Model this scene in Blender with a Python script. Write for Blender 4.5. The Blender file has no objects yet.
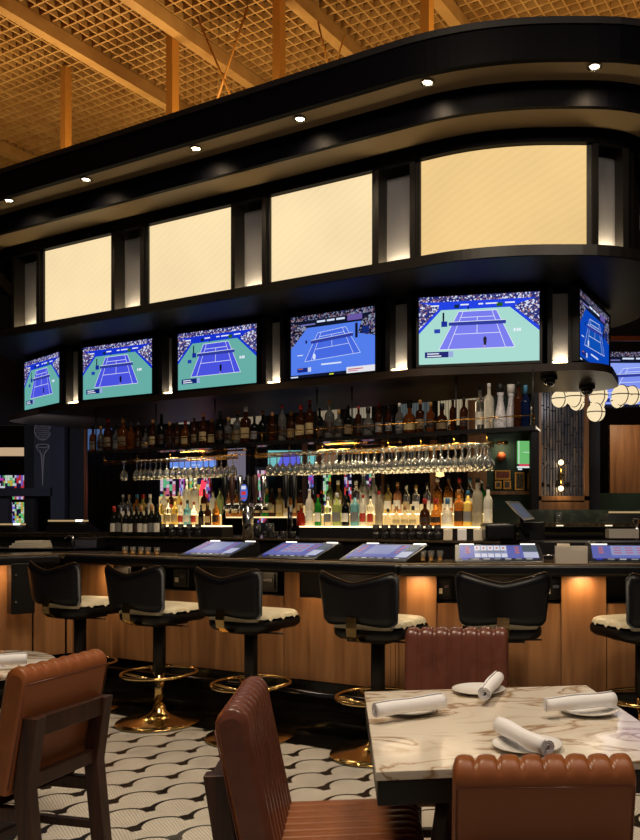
import bpy, bmesh, math, random
from mathutils import Vector, Matrix
random.seed(7)
PI = math.pi
sc = bpy.context.scene
COL = sc.collection
# ------------------------------------------------------------------ camera
F, CX, HY, EYE = 800.0, 450.0, 520.0, 1.38
cd = bpy.data.cameras.new('camera'); cam = bpy.data.objects.new('camera', cd); COL.objects.link(cam)
cam.location = (0, 0, EYE); cam.rotation_euler = (PI/2, 0, 0)
cd.sensor_fit = 'HORIZONTAL'; cd.sensor_width = 36; cd.lens = F/640*36
cd.shift_x = -(CX-320)/640; cd.shift_y = (HY-420)/640
cd.clip_start = 0.05; cd.clip_end = 100
sc.camera = cam
def W(px, py, Y): return Vector(((px-CX)/F*Y, Y, EYE-(py-HY)/F*Y))
def G(px, py, h):                      # point seen at a pixel, at height h
    Y = (EYE-h)*F/(py-HY); return Vector(((px-CX)/F*Y, Y, h))
U = Vector((.886, -.463, 0)); N = Vector((.463, .886, 0))   # along the bar, into the bar
def DY(px, d): return d/(.463*(px-CX)/F+.886)
def WD(px, py, d): return W(px, py, DY(px, d))
def XD(px, d, z):                       # point on plane d, at column px, height z
    Y = DY(px, d); return Vector(((px-CX)/F*Y, Y, z))
BROT = math.atan2(-.463, .886)
# ------------------------------------------------------------------ materials
def lin(c): return tuple(((v/255)/12.92 if v/255 <= .04045 else ((v/255+.055)/1.055)**2.4) for v in c)
M = {}
def mat(name, c, rough=.5, metal=0, spec=.5, emis=None, es=1, trans=0, ior=1.45, coat=0, noise=None, bump=0):
    m = bpy.data.materials.new(name); m.use_nodes = True; M[name] = m
    b = m.node_tree.nodes['Principled BSDF']; nt = m.node_tree
    b.inputs['Base Color'].default_value = (*lin(c), 1)
    b.inputs['Roughness'].default_value = rough; b.inputs['Metallic'].default_value = metal
    b.inputs['Specular IOR Level'].default_value = spec; b.inputs['IOR'].default_value = ior
    b.inputs['Transmission Weight'].default_value = trans; b.inputs['Coat Weight'].default_value = coat
    if emis:
        b.inputs['Emission Color'].default_value = (*lin(emis), 1); b.inputs['Emission Strength'].default_value = es
    if noise:                           # (scale vector, colour 2, contrast lo, hi)
        sv, c2, lo, hi = noise
        tc = nt.nodes.new('ShaderNodeTexCoord'); mp = nt.nodes.new('ShaderNodeMapping'); mp.inputs['Scale'].default_value = sv
        n = nt.nodes.new('ShaderNodeTexNoise'); n.inputs['Scale'].default_value = 1; n.inputs['Detail'].default_value = 5; n.inputs['Distortion'].default_value = .6
        r = nt.nodes.new('ShaderNodeValToRGB'); r.color_ramp.elements[0].position = lo; r.color_ramp.elements[1].position = hi
        r.color_ramp.elements[0].color = (*lin(c), 1); r.color_ramp.elements[1].color = (*lin(c2), 1)
        nt.links.new(tc.outputs['Object'], mp.inputs[0]); nt.links.new(mp.outputs[0], n.inputs['Vector'])
        nt.links.new(n.outputs['Fac'], r.inputs[0]); nt.links.new(r.outputs[0], b.inputs['Base Color'])
        if bump:
            bp = nt.nodes.new('ShaderNodeBump'); bp.inputs['Strength'].default_value = bump; bp.inputs['Distance'].default_value = .01
            nt.links.new(n.outputs['Fac'], bp.inputs['Height']); nt.links.new(bp.outputs[0], b.inputs['Normal'])
    return m
def E(c, s=1.0):                        # a light-giving colour (screens, lamps)
    k = 'glow_%d_%d_%d_%g' % (*c, s)
    if k not in M:
        m = mat(k, (4, 4, 5), .4, emis=c, es=s, spec=.2)
    return M[k]
class Nd:
    """small maths helper for node trees"""
    def __init__(s, nt): s.nt = nt
    def m(s, op, a, b=None, c=None):
        n = s.nt.nodes.new('ShaderNodeMath'); n.operation = op
        for i, v in enumerate((a, b, c)):
            if v is None: continue
            if isinstance(v, (int, float)): n.inputs[i].default_value = v
            else: s.nt.links.new(v, n.inputs[i])
        return n.outputs[0]
def floor_mat():
    m = mat('mosaic', (225, 218, 200), .28); nt = m.node_tree; b = nt.nodes['Principled BSDF']; q = Nd(nt)
    tc = nt.nodes.new('ShaderNodeTexCoord'); sp = nt.nodes.new('ShaderNodeSeparateXYZ'); nt.links.new(tc.outputs['Object'], sp.inputs[0])
    x, y = sp.outputs[0], sp.outputs[1]
    ox, oy = -1.205, 3.68
    x = q.m('SUBTRACT', x, ox); y = q.m('SUBTRACT', y, oy)
    a = q.m('ADD', q.m('MULTIPLY', x, .816), q.m('MULTIPLY', y, .579))
    v = q.m('ADD', q.m('MULTIPLY', x, -.579), q.m('MULTIPLY', y, .816))
    Wd = .234; R = Wd/2; h = .211
    j = q.m('FLOOR', q.m('DIVIDE', v, h))
    def rel(jj):
        par = q.m('FLOORED_MODULO', q.m('ADD', jj, 1.0), 2.0)
        aa = q.m('SUBTRACT', q.m('DIVIDE', a, Wd), q.m('MULTIPLY', par, .5))
        dx = q.m('MULTIPLY', q.m('SUBTRACT', aa, q.m('ROUND', aa)), Wd)
        return dx, q.m('SUBTRACT', v, q.m('MULTIPLY', jj, h))
    def hyp(p, r): return q.m('SQRT', q.m('ADD', q.m('MULTIPLY', p, p), q.m('MULTIPLY', r, r)))
    dx1, dy1 = rel(j); d1 = hyp(dx1, dy1); dx2, dy2 = rel(q.m('ADD', j, 1.0))
    inside = q.m('LESS_THAN', d1, R)
    def mix(f, p, r): return q.m('ADD', q.m('MULTIPLY', f, p), q.m('MULTIPLY', q.m('SUBTRACT', 1.0, f), r))
    dx = mix(inside, dx1, dx2); dy = q.m('ADD', mix(inside, dy1, dy2), h)     # from the root of the fan
    line = q.m('MULTIPLY', inside, q.m('GREATER_THAN', d1, q.m('SUBTRACT', R-.016, q.m('MULTIPLY', q.m('MAXIMUM', q.m('MULTIPLY', dx1, -1.0/R), 0.0), .020))))
    d = hyp(dx, dy); root = q.m('LESS_THAN', d, .074)
    blk = q.m('MAXIMUM', line, root)
    # tesserae: concentric joints and radial joints
    rj = q.m('LESS_THAN', q.m('FRACT', q.m('DIVIDE', d, .0135)), .2)
    ang = q.m('ARCTAN2', dx, dy)
    aj = q.m('LESS_THAN', q.m('FRACT', q.m('MULTIPLY', ang, q.m('ADD', 3.0, q.m('FLOOR', q.m('MULTIPLY', d, 60.0))))), .14)
    jt = q.m('MULTIPLY', q.m('MAXIMUM', rj, aj), .95)
    no = nt.nodes.new('ShaderNodeTexNoise'); no.inputs['Scale'].default_value = 9; nt.links.new(tc.outputs['Object'], no.inputs['Vector'])
    r1 = nt.nodes.new('ShaderNodeMix'); r1.data_type = 'RGBA'; nt.links.new(no.outputs['Fac'], r1.inputs[0])
    r1.inputs[6].default_value = (*lin((248, 244, 234)), 1); r1.inputs[7].default_value = (*lin((214, 208, 194)), 1)
    r2 = nt.nodes.new('ShaderNodeMix'); r2.data_type = 'RGBA'; nt.links.new(jt, r2.inputs[0]); nt.links.new(r1.outputs[2], r2.inputs[6]); r2.inputs[7].default_value = (*lin((92, 86, 76)), 1)
    r3 = nt.nodes.new('ShaderNodeMix'); r3.data_type = 'RGBA'; nt.links.new(blk, r3.inputs[0]); nt.links.new(r2.outputs[2], r3.inputs[6]); r3.inputs[7].default_value = (*lin((22, 20, 18)), 1)
    nt.links.new(r3.outputs[2], b.inputs['Base Color'])
    return m
def marble_mat():
    m = mat('marble', (222, 212, 196), .12); nt = m.node_tree; b = nt.nodes['Principled BSDF']
    tc = nt.nodes.new('ShaderNodeTexCoord'); mp = nt.nodes.new('ShaderNodeMapping'); mp.inputs['Scale'].default_value = (2.2, 4.6, 3); mp.inputs['Rotation'].default_value = (0, 0, .5)
    n = nt.nodes.new('ShaderNodeTexNoise'); n.inputs['Scale'].default_value = 1.1; n.inputs['Detail'].default_value = 7; n.inputs['Distortion'].default_value = 1.1
    r = nt.nodes.new('ShaderNodeValToRGB'); e = r.color_ramp.elements
    e[0].position = .30; e[0].color = (*lin((196, 176, 150)), 1)
    e[1].position = .41; e[1].color = (*lin((228, 219, 204)), 1)
    for p, c in ((.50, (226, 216, 200)), (.535, (158, 124, 88)), (.56, (218, 206, 188)), (.66, (232, 226, 214)), (.70, (160, 140, 112)), (.73, (222, 212, 196))):
        x = e.new(p); x.color = (*lin(c), 1)
    nt.links.new(tc.outputs['Object'], mp.inputs[0]); nt.links.new(mp.outputs[0], n.inputs['Vector']); nt.links.new(n.outputs['Fac'], r.inputs[0]); nt.links.new(r.outputs[0], b.inputs['Base Color'])
    return m
def fabric_glow(name, c, es):           # backlit woven panel
    m = mat(name, (34, 30, 24), .8, spec=.1); nt = m.node_tree; b = nt.nodes['Principled BSDF']; q = Nd(nt)
    tc = nt.nodes.new('ShaderNodeTexCoord'); sp = nt.nodes.new('ShaderNodeSeparateXYZ'); nt.links.new(tc.outputs['Object'], sp.inputs[0])
    s1 = q.m('SINE', q.m('MULTIPLY', sp.outputs[2], 330.0)); s2 = q.m('SINE', q.m('MULTIPLY', q.m('ADD', sp.outputs[0], q.m('MULTIPLY', sp.outputs[1], -.5)), 300.0))
    s3 = q.m('SINE', q.m('MULTIPLY', q.m('ADD', q.m('MULTIPLY', sp.outputs[0], 1.0), q.m('MULTIPLY', sp.outputs[2], -1.6)), 62.0))
    no = nt.nodes.new('ShaderNodeTexNoise'); no.inputs['Scale'].default_value = 1.2; nt.links.new(tc.outputs['Object'], no.inputs['Vector'])
    st = q.m('ADD', es*.84, q.m('ADD', q.m('ADD', q.m('MULTIPLY', q.m('MULTIPLY', s1, s2), .05*es), q.m('MULTIPLY', s3, .016*es)), q.m('MULTIPLY', no.outputs['Fac'], .30*es)))
    b.inputs['Emission Color'].default_value = (*lin(c), 1); nt.links.new(st, b.inputs['Emission Strength'])
    return m
def crowd_mat(name, dark, light, s=1.0):
    m = mat(name, (5, 5, 8), .5); nt = m.node_tree; b = nt.nodes['Principled BSDF']
    tc = nt.nodes.new('ShaderNodeTexCoord'); n = nt.nodes.new('ShaderNodeTexVoronoi'); n.inputs['Scale'].default_value = 85
    r = nt.nodes.new('ShaderNodeValToRGB'); r.color_ramp.interpolation = 'CONSTANT'; e = r.color_ramp.elements
    e[0].color = (*lin(dark), 1); e[1].position = .78; e[1].color = (*lin(light), 1)
    x = e.new(.45); x.color = (*lin((60, 64, 120)), 1); x = e.new(.62); x.color = (*lin((150, 110, 120)), 1)
    sp = nt.nodes.new('ShaderNodeSeparateColor'); nt.links.new(tc.outputs['Object'], n.inputs['Vector']); nt.links.new(n.outputs['Color'], sp.inputs[0]); nt.links.new(sp.outputs[0], r.inputs[0])
    nt.links.new(r.outputs[0], b.inputs['Emission Color']); b.inputs['Emission Strength'].default_value = s
    return m
mat('black_lacquer', (5, 5, 10), .45, spec=.06)
mat('black_satin', (19, 17, 21), .52, spec=.4)
mat('soffit_paint', (128, 110, 84), .45, spec=.3)
mat('soffit_gloss', (40, 31, 25), .4, spec=.4)
mat('black_frame', (18, 15, 14), .42)
mat('niche_back', (108, 108, 116), .6)
mat('black_plastic', (12, 12, 14), .35)
mat('black_leather', (9, 10, 15), .38, spec=.4)
mat('stitch', (84, 62, 34), .5)
mat('cream_leather', (200, 190, 160), .42)
mat('tan_leather', (146, 86, 42), .34, noise=((14, 14, 14), (128, 72, 36), .35, .7))
mat('oxblood_leather', (112, 66, 52), .27, noise=((14, 14, 14), (98, 56, 45), .35, .7))
mat('rear_leather', (150, 86, 48), .5)
mat('walnut', (70, 42, 30), .42, noise=((40, 40, 3), (44, 26, 20), .35, .7))
mat('oak_veneer', (160, 114, 72), .42, noise=((11, 11, .9), (122, 82, 50), .35, .68))
mat('brass', (206, 152, 70), .2, 1)
mat('polished_brass', (216, 186, 126), .16, 1)
mat('aged_brass', (148, 124, 72), .25, 1)
mat('steel', (190, 190, 192), .22, 1)
mat('dark_chrome', (60, 60, 64), .2, 1)
mat('black_stone', (15, 14, 13), .16, noise=((5, 5, 5), (28, 25, 22), .5, .8))
mat('counter_stone', (52, 44, 34), .16, noise=((30, 30, 30), (96, 80, 58), .42, .72))
mat('tan_edge', (150, 122, 82), .35)
mat('green_marble', (48, 58, 50), .3, noise=((7, 7, 7), (96, 104, 90), .45, .8))
mat('ceiling_wood', (198, 148, 80), .6, noise=((3, 3, 3), (170, 118, 56), .3, .7))
mat('ceiling_dark', (46, 28, 12), .8)
mat('post_paint', (190, 124, 46), .5)
mat('china', (232, 230, 226), .2)
mat('linen', (246, 246, 250), .9)
mat('paper', (226, 216, 196), .8)
mat('glass', (235, 240, 240), .03, trans=.9, ior=1.4)
mat('smoke_glass', (60, 60, 66), .1, trans=.6)
mat('acrylic', (240, 232, 220), .3, trans=.35)
mat('wall_dark', (22, 20, 24), .7)
mat('wall_steel', (44, 46, 58), .5)
mat('wall_panel', (52, 52, 62), .55)
mat('etch', (176, 172, 172), .6)
mat('green_wall', (34, 58, 46), .6)
mat('copper', (150, 84, 50), .35, 1)
mat('navy_tile', (58, 60, 74), .25, noise=((16, 16, 2.5), (116, 104, 92), .45, .75))
mat('grout', (10, 10, 12), .8)
mat('basketball', (190, 92, 46), .6)
mat('gilt', (176, 128, 62), .35, .8)
mat('photo', (120, 110, 92), .6, noise=((60, 60, 60), (40, 36, 30), .4, .6))
mat('photo_red', (150, 62, 40), .6, noise=((60, 60, 60), (60, 50, 40), .4, .6))
mat('ceramic_white', (206, 206, 214), .25, noise=((30, 30, 30), (60, 70, 120), .6, .66))
floor_mat(); marble_mat()
fabric_glow('panel_glow', (252, 226, 176), .98); fabric_glow('panel_glow_amber', (246, 208, 142), .96); fabric_glow('panel_dim', (120, 100, 74), .5)
crowd_mat('crowd', (36, 44, 120), (215, 220, 240)); crowd_mat('crowd_dark', (14, 16, 30), (150, 160, 190), .8)
# ------------------------------------------------------------------ mesh builder
class MB:
    def __init__(s): s.v = []; s.f = []; s.m = []; s.sm = []; s.cur = 0; s.smooth = False; s.X = Matrix.Identity(4)
    def add(s, vs, fs, sm=None):
        o = len(s.v); s.v += [tuple(s.X @ Vector(p)) for p in vs]
        for f in fs: s.f.append([i+o for i in f]); s.m.append(s.cur); s.sm.append(s.smooth if sm is None else sm)
    def box(s, c, d, rz=0, mtx=None):
        x, y, z = (k/2 for k in d)
        R = mtx if mtx is not None else Matrix.Rotation(rz, 3, 'Z'); c = Vector(c)
        vs = [c+R @ Vector((a*x, b*y, e*z)) for a in (-1, 1) for b in (-1, 1) for e in (-1, 1)]
        s.add(vs, [(0, 1, 3, 2), (4, 6, 7, 5), (0, 4, 5, 1), (2, 3, 7, 6), (0, 2, 6, 4), (1, 5, 7, 3)], False)
    def bar(s, p0, p1, w, h, up=(0, 0, 1)):
        p0, p1 = Vector(p0), Vector(p1); d = p1-p0; L = d.length; d.normalize()
        a = d.cross(Vector(up))
        if a.length < 1e-4: a = d.cross(Vector((1, 0, 0)))
        a.normalize(); b = a.cross(d)
        s.box((p0+p1)/2, (w, L, h), mtx=Matrix((a, d, b)).transposed())
    def tube(s, pts, r, n=8, closed=False, caps=True):
        pts = [Vector(p) for p in pts]; k = len(pts); rs = r if isinstance(r, (list, tuple)) else [r]*k; vs = []; pa = None
        for i, p in enumerate(pts):
            t = (pts[(i+1) % k]-pts[i-1]) if closed else (pts[min(i+1, k-1)]-pts[max(i-1, 0)])
            t.normalize()
            if pa is None: a = t.cross(Vector((0, 0, 1))); a = a if a.length > 1e-3 else t.cross(Vector((1, 0, 0)))
            else: a = pa-t*pa.dot(t)
            a.normalize(); pa = a; b = t.cross(a)
            vs += [p+(a*math.cos(2*PI*j/n)+b*math.sin(2*PI*j/n))*rs[i] for j in range(n)]
        fs = []
        for i in range(k if closed else k-1):
            for j in range(n):
                a0, b0 = i*n+j, i*n+(j+1) % n; a1, b1 = ((i+1) % k)*n+j, ((i+1) % k)*n+(j+1) % n
                fs.append((a0, b0, b1, a1))
        s.add(vs, fs, True)
        if caps and not closed:
            o = len(s.v)-len(vs); s.f.append(list(range(o, o+n))[::-1]); s.m.append(s.cur); s.sm.append(False)
            s.f.append(list(range(o+(k-1)*n, o+k*n))); s.m.append(s.cur); s.sm.append(False)
    def lathe(s, prof, c=(0, 0, 0), n=20, e=2.0, sy=1.0, rot=0):   # e > 2 makes a squarer section
        c = Vector(c); vs = []
        for r, z in prof:
            for j in range(n):
                t = 2*PI*j/n+rot; ct, st = math.cos(t), math.sin(t)
                k = (abs(ct)**e+abs(st)**e)**(-1/e)
                vs.append(c+Vector((r*k*ct, r*k*st*sy, z)))
        fs = [(i*n+j, i*n+(j+1) % n, (i+1)*n+(j+1) % n, (i+1)*n+j) for i in range(len(prof)-1) for j in range(n)]
        s.add(vs, fs, True); o = len(s.v)-len(vs)
        if prof[0][0] > 1e-4: s.f.append(list(range(o, o+n))[::-1]); s.m.append(s.cur); s.sm.append(False)
        if prof[-1][0] > 1e-4: s.f.append(list(range(o+(len(prof)-1)*n, o+len(prof)*n))); s.m.append(s.cur); s.sm.append(False)
    def prism(s, poly, z0, z1, sm=False):
        k = len(poly)
        vs = [(p[0], p[1], z0) for p in poly]+[(p[0], p[1], z1) for p in poly]
        s.add(vs, [(i, (i+1) % k, k+(i+1) % k, k+i) for i in range(k)], sm)
        s.add(vs, [tuple(range(k))[::-1], tuple(range(k, 2*k))], False)
    def strip(s, pts, z0, z1, closed=False, sm=True):             # vertical band along a plan curve
        k = len(pts); vs = [(p[0], p[1], z0) for p in pts]+[(p[0], p[1], z1) for p in pts]
        s.add(vs, [(i, (i+1) % k, k+(i+1) % k, k+i) for i in range(k if closed else k-1)], sm)
    def wall(s, pts, th, z0, z1, closed=False, sm=False):         # band with thickness, grown inwards
        q = offset(pts, th, closed); k = len(pts)
        vs = [(p[0], p[1], z) for z in (z0, z1) for r in (pts, q) for p in r]
        fs = []
        for i in range(k if closed else k-1):
            j = (i+1) % k
            fs += [(i, j, 2*k+j, 2*k+i), (k+j, k+i, 3*k+i, 3*k+j), (j, i, k+i, k+j), (2*k+i, 2*k+j, 3*k+j, 3*k+i)]
        if not closed: fs += [(0, 2*k, 3*k, k), (k-1, 2*k-1, 4*k-1, 3*k-1)]
        s.add(vs, fs, False)
    def sphere(s, c, r, n=16, m=10, sz=1): 
        s.lathe([(max(r*math.sin(PI*i/m), 1e-5), -r*sz*math.cos(PI*i/m)) for i in range(m+1)], c, n)
    def build(s, name, mats, parent=None, world=True, bevel=0):
        me = bpy.data.meshes.new(name)
        off = Vector((0, 0, 0))
        if parent is not None and world:
            p = parent
            while p is not None: off = off+Vector(p.location); p = p.parent
        me.from_pydata([tuple(Vector(v)-off) for v in s.v], [], s.f)
        if not isinstance(mats, (list, tuple)): mats = [mats]
        for m_ in mats: me.materials.append(M[m_] if isinstance(m_, str) else m_)
        for i, p in enumerate(me.polygons): p.material_index = min(s.m[i], len(mats)-1); p.use_smooth = s.sm[i]
        me.validate(); me.update()
        o = bpy.data.objects.new(name, me); COL.objects.link(o)
        if parent is not None: o.parent = parent
        if bevel:
            b = o.modifiers.new('bevel', 'BEVEL'); b.width = bevel; b.segments = 3; b.limit_method = 'ANGLE'; b.angle_limit = .7
            for p in me.polygons: p.use_smooth = True
            try: o.modifiers.new('wn', 'WEIGHTED_NORMAL').keep_sharp = True
            except Exception: pass
        return o
def offset(pts, dist, closed):           # to the left of travel = inwards on a counter-clockwise loop
    k = len(pts); out = []
    for i in range(k):
        p = Vector((pts[i][0], pts[i][1]))
        a = Vector((pts[i-1][0], pts[i-1][1])) if (closed or i > 0) else None
        b = Vector((pts[(i+1) % k][0], pts[(i+1) % k][1])) if (closed or i < k-1) else None
        d1 = (p-a).normalized() if a is not None else None; d2 = (b-p).normalized() if b is not None else None
        if d1 is None: d1 = d2
        if d2 is None: d2 = d1
        n1 = Vector((-d1.y, d1.x)); n2 = Vector((-d2.y, d2.x)); n = (n1+n2)
        n.normalize(); c = max(n.dot(n1), .35)
        out.append((p.x+n.x*dist/c, p.y+n.y*dist/c))
    return out
def fillet(poly, radii, n=14, closed=True):
    out = []; k = len(poly)
    for i in range(k):
        p = Vector(poly[i]); a = Vector(poly[i-1]); b = Vector(poly[(i+1) % k]); R = radii[i] if isinstance(radii, (list, tuple)) else radii
        if R <= 0 or (not closed and i in (0, k-1)): out.append(tuple(p)); continue
        d1 = (p-a).normalized(); d2 = (b-p).normalized(); th = math.acos(max(-1, min(1, d1.dot(d2)))); t = R*math.tan(th/2)
        s0 = p-d1*t; sg = 1 if d1.x*d2.y-d1.y*d2.x > 0 else -1; nrm = Vector((-d1.y, d1.x))*sg; c = s0+nrm*R
        for j in range(n+1):
            a_ = th*j/n*sg; v = s0-c; out.append((c.x+v.x*math.cos(a_)-v.y*math.sin(a_), c.y+v.x*math.sin(a_)+v.y*math.cos(a_)))
    return out
def densify(pts, step=.12, closed=True):
    out = []; k = len(pts)
    for i in range(k if closed else k-1):
        a, b = Vector(pts[i]), Vector(pts[(i+1) % k]); m = max(1, int((b-a).length/step))
        out += [tuple(a+(b-a)*j/m) for j in range(m)]
    if not closed: out.append(tuple(pts[-1]))
    return out
def pxof(p): return CX+F*p[0]/p[1]
def cut_px(pts, x0, x1):                 # the stretch of the curve (near side) between two picture columns
    k = len(pts); best = []
    for i in range(k-1):
        a, b = pts[i], pts[i+1]
        if pxof(b) <= pxof(a): continue
        for x in (x0, x1):
            if pxof(a) <= x < pxof(b):
                t = (x-pxof(a))/(pxof(b)-pxof(a)); best.append((i+t, (a[0]+(b[0]-a[0])*t, a[1]+(b[1]-a[1])*t)))
    best.sort(); (i0, p0), (i1, p1) = best[0], best[-1]
    return [p0]+[pts[i] for i in range(int(i0)+1, int(i1)+1) if i > i0 and i < i1]+[p1]
# ------------------------------------------------------------------ naming helpers
def thing(name, label, cat, loc=(0, 0, 0), rz=0, group=None):
    o = bpy.data.objects.new(name, None); COL.objects.link(o); o.location = loc; o.rotation_euler = (0, 0, rz); o.empty_display_size = .1
    o['label'] = label; o['category'] = cat
    if group: o['group'] = group
    return o
def tag(o, label, cat, group=None, kind=None):
    if label: o['label'] = label
    if cat: o['category'] = cat
    if group: o['group'] = group
    if kind: o['kind'] = kind
    return o
def struct(mb, name, m, label=None, bevel=0):
    o = mb.build(name, m, bevel=bevel); o['kind'] = 'structure'
    if label: o['label'] = label
    return o
def copy_tree(o, parent=None):
    c = o.copy(); COL.objects.link(c); c.parent = parent
    for ch in list(o.children): copy_tree(ch, c)
    return c
ORD = 'first second third fourth fifth sixth seventh eighth ninth tenth eleventh twelfth thirteenth fourteenth fifteenth sixteenth seventeenth eighteenth nineteenth'.split()
def ordn(i):
    if i < 19: return ORD[i]
    t = {2: 'twent', 3: 'thirt', 4: 'fort', 5: 'fift', 6: 'sixt'}[(i+1)//10]
    return t+'ieth' if (i+1) % 10 == 0 else t+'y-'+ORD[(i+1) % 10-1]
def lamp(kind, loc, energy, color, size=.2, target=None, spot=None, blend=.5, sy=None, shape=None):
    l = bpy.data.lights.new(kind.lower()+'_lamp', kind); l.energy = energy; l.color = color
    if kind == 'AREA':
        l.size = size
        if sy: l.shape = 'RECTANGLE'; l.size_y = sy
    elif kind == 'SPOT': l.spot_size = spot; l.spot_blend = blend; l.shadow_soft_size = size
    else: l.shadow_soft_size = size
    o = bpy.data.objects.new(l.name, l); COL.objects.link(o); o.location = loc
    d = (Vector(target)-Vector(loc)) if target is not None else Vector((0, 0, -1))
    o.rotation_euler = d.to_track_quat('-Z', 'Y').to_euler()
    return o
#@@SECTION
# ================================================================== SETTING
m = MB(); m.box((0, 6, -.05), (24, 24, .1)); struct(m, 'floor', 'mosaic', 'cream fan mosaic floor with black outlines')
m = MB(); m.box((0, 15.2, 3.5), (24, .2, 7.2)); struct(m, 'wall_back', 'wall_dark')
m = MB(); m.box((-10.2, 6, 3.5), (.2, 20, 7.2)); struct(m, 'wall_left', 'wall_dark')
m = MB(); m.box((9.5, 6, 3.5), (.2, 20, 7.2)); struct(m, 'wall_right', 'wall_dark')
m = MB(); m.box((0, 6, 7.45), (24, 24, .1)); struct(m, 'ceiling', 'ceiling_dark', 'dark slab above the open wooden grid')
# open egg-crate grid, turned with the bar
m = MB(); cell = .135; zc = 7.05
for k in range(-62, 63):
    for along, other in ((U, N), (N, U)):
        c0 = Vector((-1.5, 9.0, zc))+other*(k*cell)
        m.bar(c0-along*8.4, c0+along*8.4, .02, .075 if along is U else .07)
o = struct(m, 'ceiling_grid', 'ceiling_wood', 'open amber wooden grid ceiling')
for i, s in enumerate((-11.45, -8.24, -6.91, -5.41, -4.04)):
    m = MB(); p = U*s; m.bar(Vector((p.x, p.y, 6.92))+N*3.5, Vector((p.x, p.y, 6.92))+N*14.5, .13, .16)
    o = m.build('ceiling_beam', 'ceiling_wood')
    tag(o, 'amber ceiling beam crossing the grid, %s from the left' % ordn(i), 'beam', 'beams across the grid ceiling')
# ================================================================== CANOPY
ZT, ZA, ZB, ZP1, ZP0, ZL = 4.60, 4.35, 4.18, 4.08, 3.33, 3.25
polyA = [(2.25, 8.08), (-4.9, 11.8), (-6.0, 10.7), (-5.3, 7.98), (.142, 5.14), (2.25, 5.14)]
A = densify(fillet(polyA, [1.3, 1.0, 1.0, 1.3, 2.4, 1.3]), .15)
def off(d): return offset(A, d, True)
polyR = [(.9, 7.24), (-4.6, 10.3), (-5.27, 9.45), (-4.2, 8.49), (-.28, 6.44), (1.22, 6.14), (1.57, 7.26)]
RIM = densify(fillet(polyR, [.3, .3, .22, .5, .8, .3, .3]), .15)
cano = thing('bar_canopy', 'black curved two-tier canopy over the bar with backlit cream panels', 'canopy', (-1.6, 8.0, 2.5))
m = MB(); m.wall(A, .05, ZA, ZT, True); m.build('upper_fascia', 'black_lacquer', cano)
m = MB(); m.wall(offset(A, -.015, True), .05, ZT-.035, ZT+.01, True); m.build('top_edge', 'black_satin', cano)
def ring(m, d0, d1, z0, z1, inner=None):
    a = off(d0); b = off(d1); k = len(a)
    vs = [(p[0], p[1], z) for z in (z0, z1) for r in (a, b) for p in r]; fs = []
    for i in range(k):
        j = (i+1) % k
        fs += [(i, j, 2*k+j, 2*k+i), (k+j, k+i, 3*k+i, 3*k+j), (j, i, k+i, k+j), (2*k+i, 2*k+j, 3*k+j, 3*k+i)]
    m.add(vs, fs, False)
m = MB(); ring(m, .045, .30, ZA+.005, ZA+.04); m.build('upper_soffit', 'soffit_paint', cano)
m = MB(); ring(m, .27, .31, ZB, ZA+.01); m.build('middle_fascia', 'black_lacquer', cano)
m = MB(); ring(m, .30, .62, ZB+.005, ZB+.04); m.build('middle_soffit', 'soffit_paint', cano)
m = MB(); ring(m, .57, .62, ZP1, ZB+.01); m.build('panel_head', 'black_lacquer', cano)
m = MB(); ring(m, .74, .80, ZL+.01, ZB+.03); m.build('backing_wall', 'black_satin', cano)
m = MB(); m.prism(off(.2), 4.40, 4.44); m.build('deck', 'black_satin', cano)
m = MB(); ring(m, .50, .70, ZL, ZP0-.005); m.build('panel_ledge', 'black_frame', cano)
m = MB(); m.prism(off(.51), ZL-.004, ZL+.02); m.build('lower_soffit', 'black_lacquer', cano)
PC = off(.62); PB = off(.64)
panels = [(-14, 12), (43.5, 113), (148, 231), (270, 372), (420, 587), (634, 700)]
for i, (x0, x1) in enumerate(panels):
    m = MB(); c = cut_px(PC, x0, x1); m.wall(c, .03, ZP0, ZP1-.002)
    o = m.build('light_panel', 'panel_glow_amber' if i == 4 else ('panel_dim' if i in (0, 5) else 'panel_glow'), cano)
niches = [(18, 36), (118, 140), (238, 262), (381, 410), (598, 621)]
for x0, x1 in niches:
    fr = MB(); c = cut_px(off(.60), x0-3.5, x1+3.5); a, b = Vector((*c[0], 0)), Vector((*c[-1], 0)); w = (b-a).normalized(); n = Vector((-w.y, w.x, 0))
    for p in (a, b): fr.box((p.x+n.x*.04, p.y+n.y*.04, (ZP0+ZP1)/2), (.045, .12, ZP1-ZP0), math.atan2(w.y, w.x))
    fr.build('niche_frame', 'black_frame', cano)
    c = cut_px(off(.72), x0-1, x1+1); m = MB(); m.wall(c, .02, ZP0+.01, ZP1-.03); m.build('niche_back', 'niche_back', cano)
    c2 = cut_px(off(.625), x0+1, x1-1); m = MB(); m.wall(c2, .05, ZP0-.004, ZP0+.002); m.build('niche_light', E((255, 222, 160), 30), cano)
    q0, q1 = c2[0], c2[-1]; wd = math.hypot(q1[0]-q0[0], q1[1]-q0[1]); ql = lamp('AREA', ((q0[0]+q1[0])/2+N.x*.05, (q0[1]+q1[1])/2+N.y*.05, ZP0+.012), 2.2, (1, .80, .46), wd*.9, None, sy=.05); ql.rotation_euler = (PI-.25, 0, math.atan2(q1[1]-q0[1], q1[0]-q0[0]))
    if x0 > 18: pass
for (a_, b_) in ((12, 14.5), (39.5, 43.5), (113, 114.5), (143.5, 148), (231, 234.5), (265.5, 270), (372, 377.5), (413.5, 420), (587, 594.5), (624.5, 634)):
    c = cut_px(off(.60), a_, b_); m = MB(); m.wall(c, .06, ZP0-.003, ZP1+.003); m.build('mullion', 'black_frame', cano)
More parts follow.
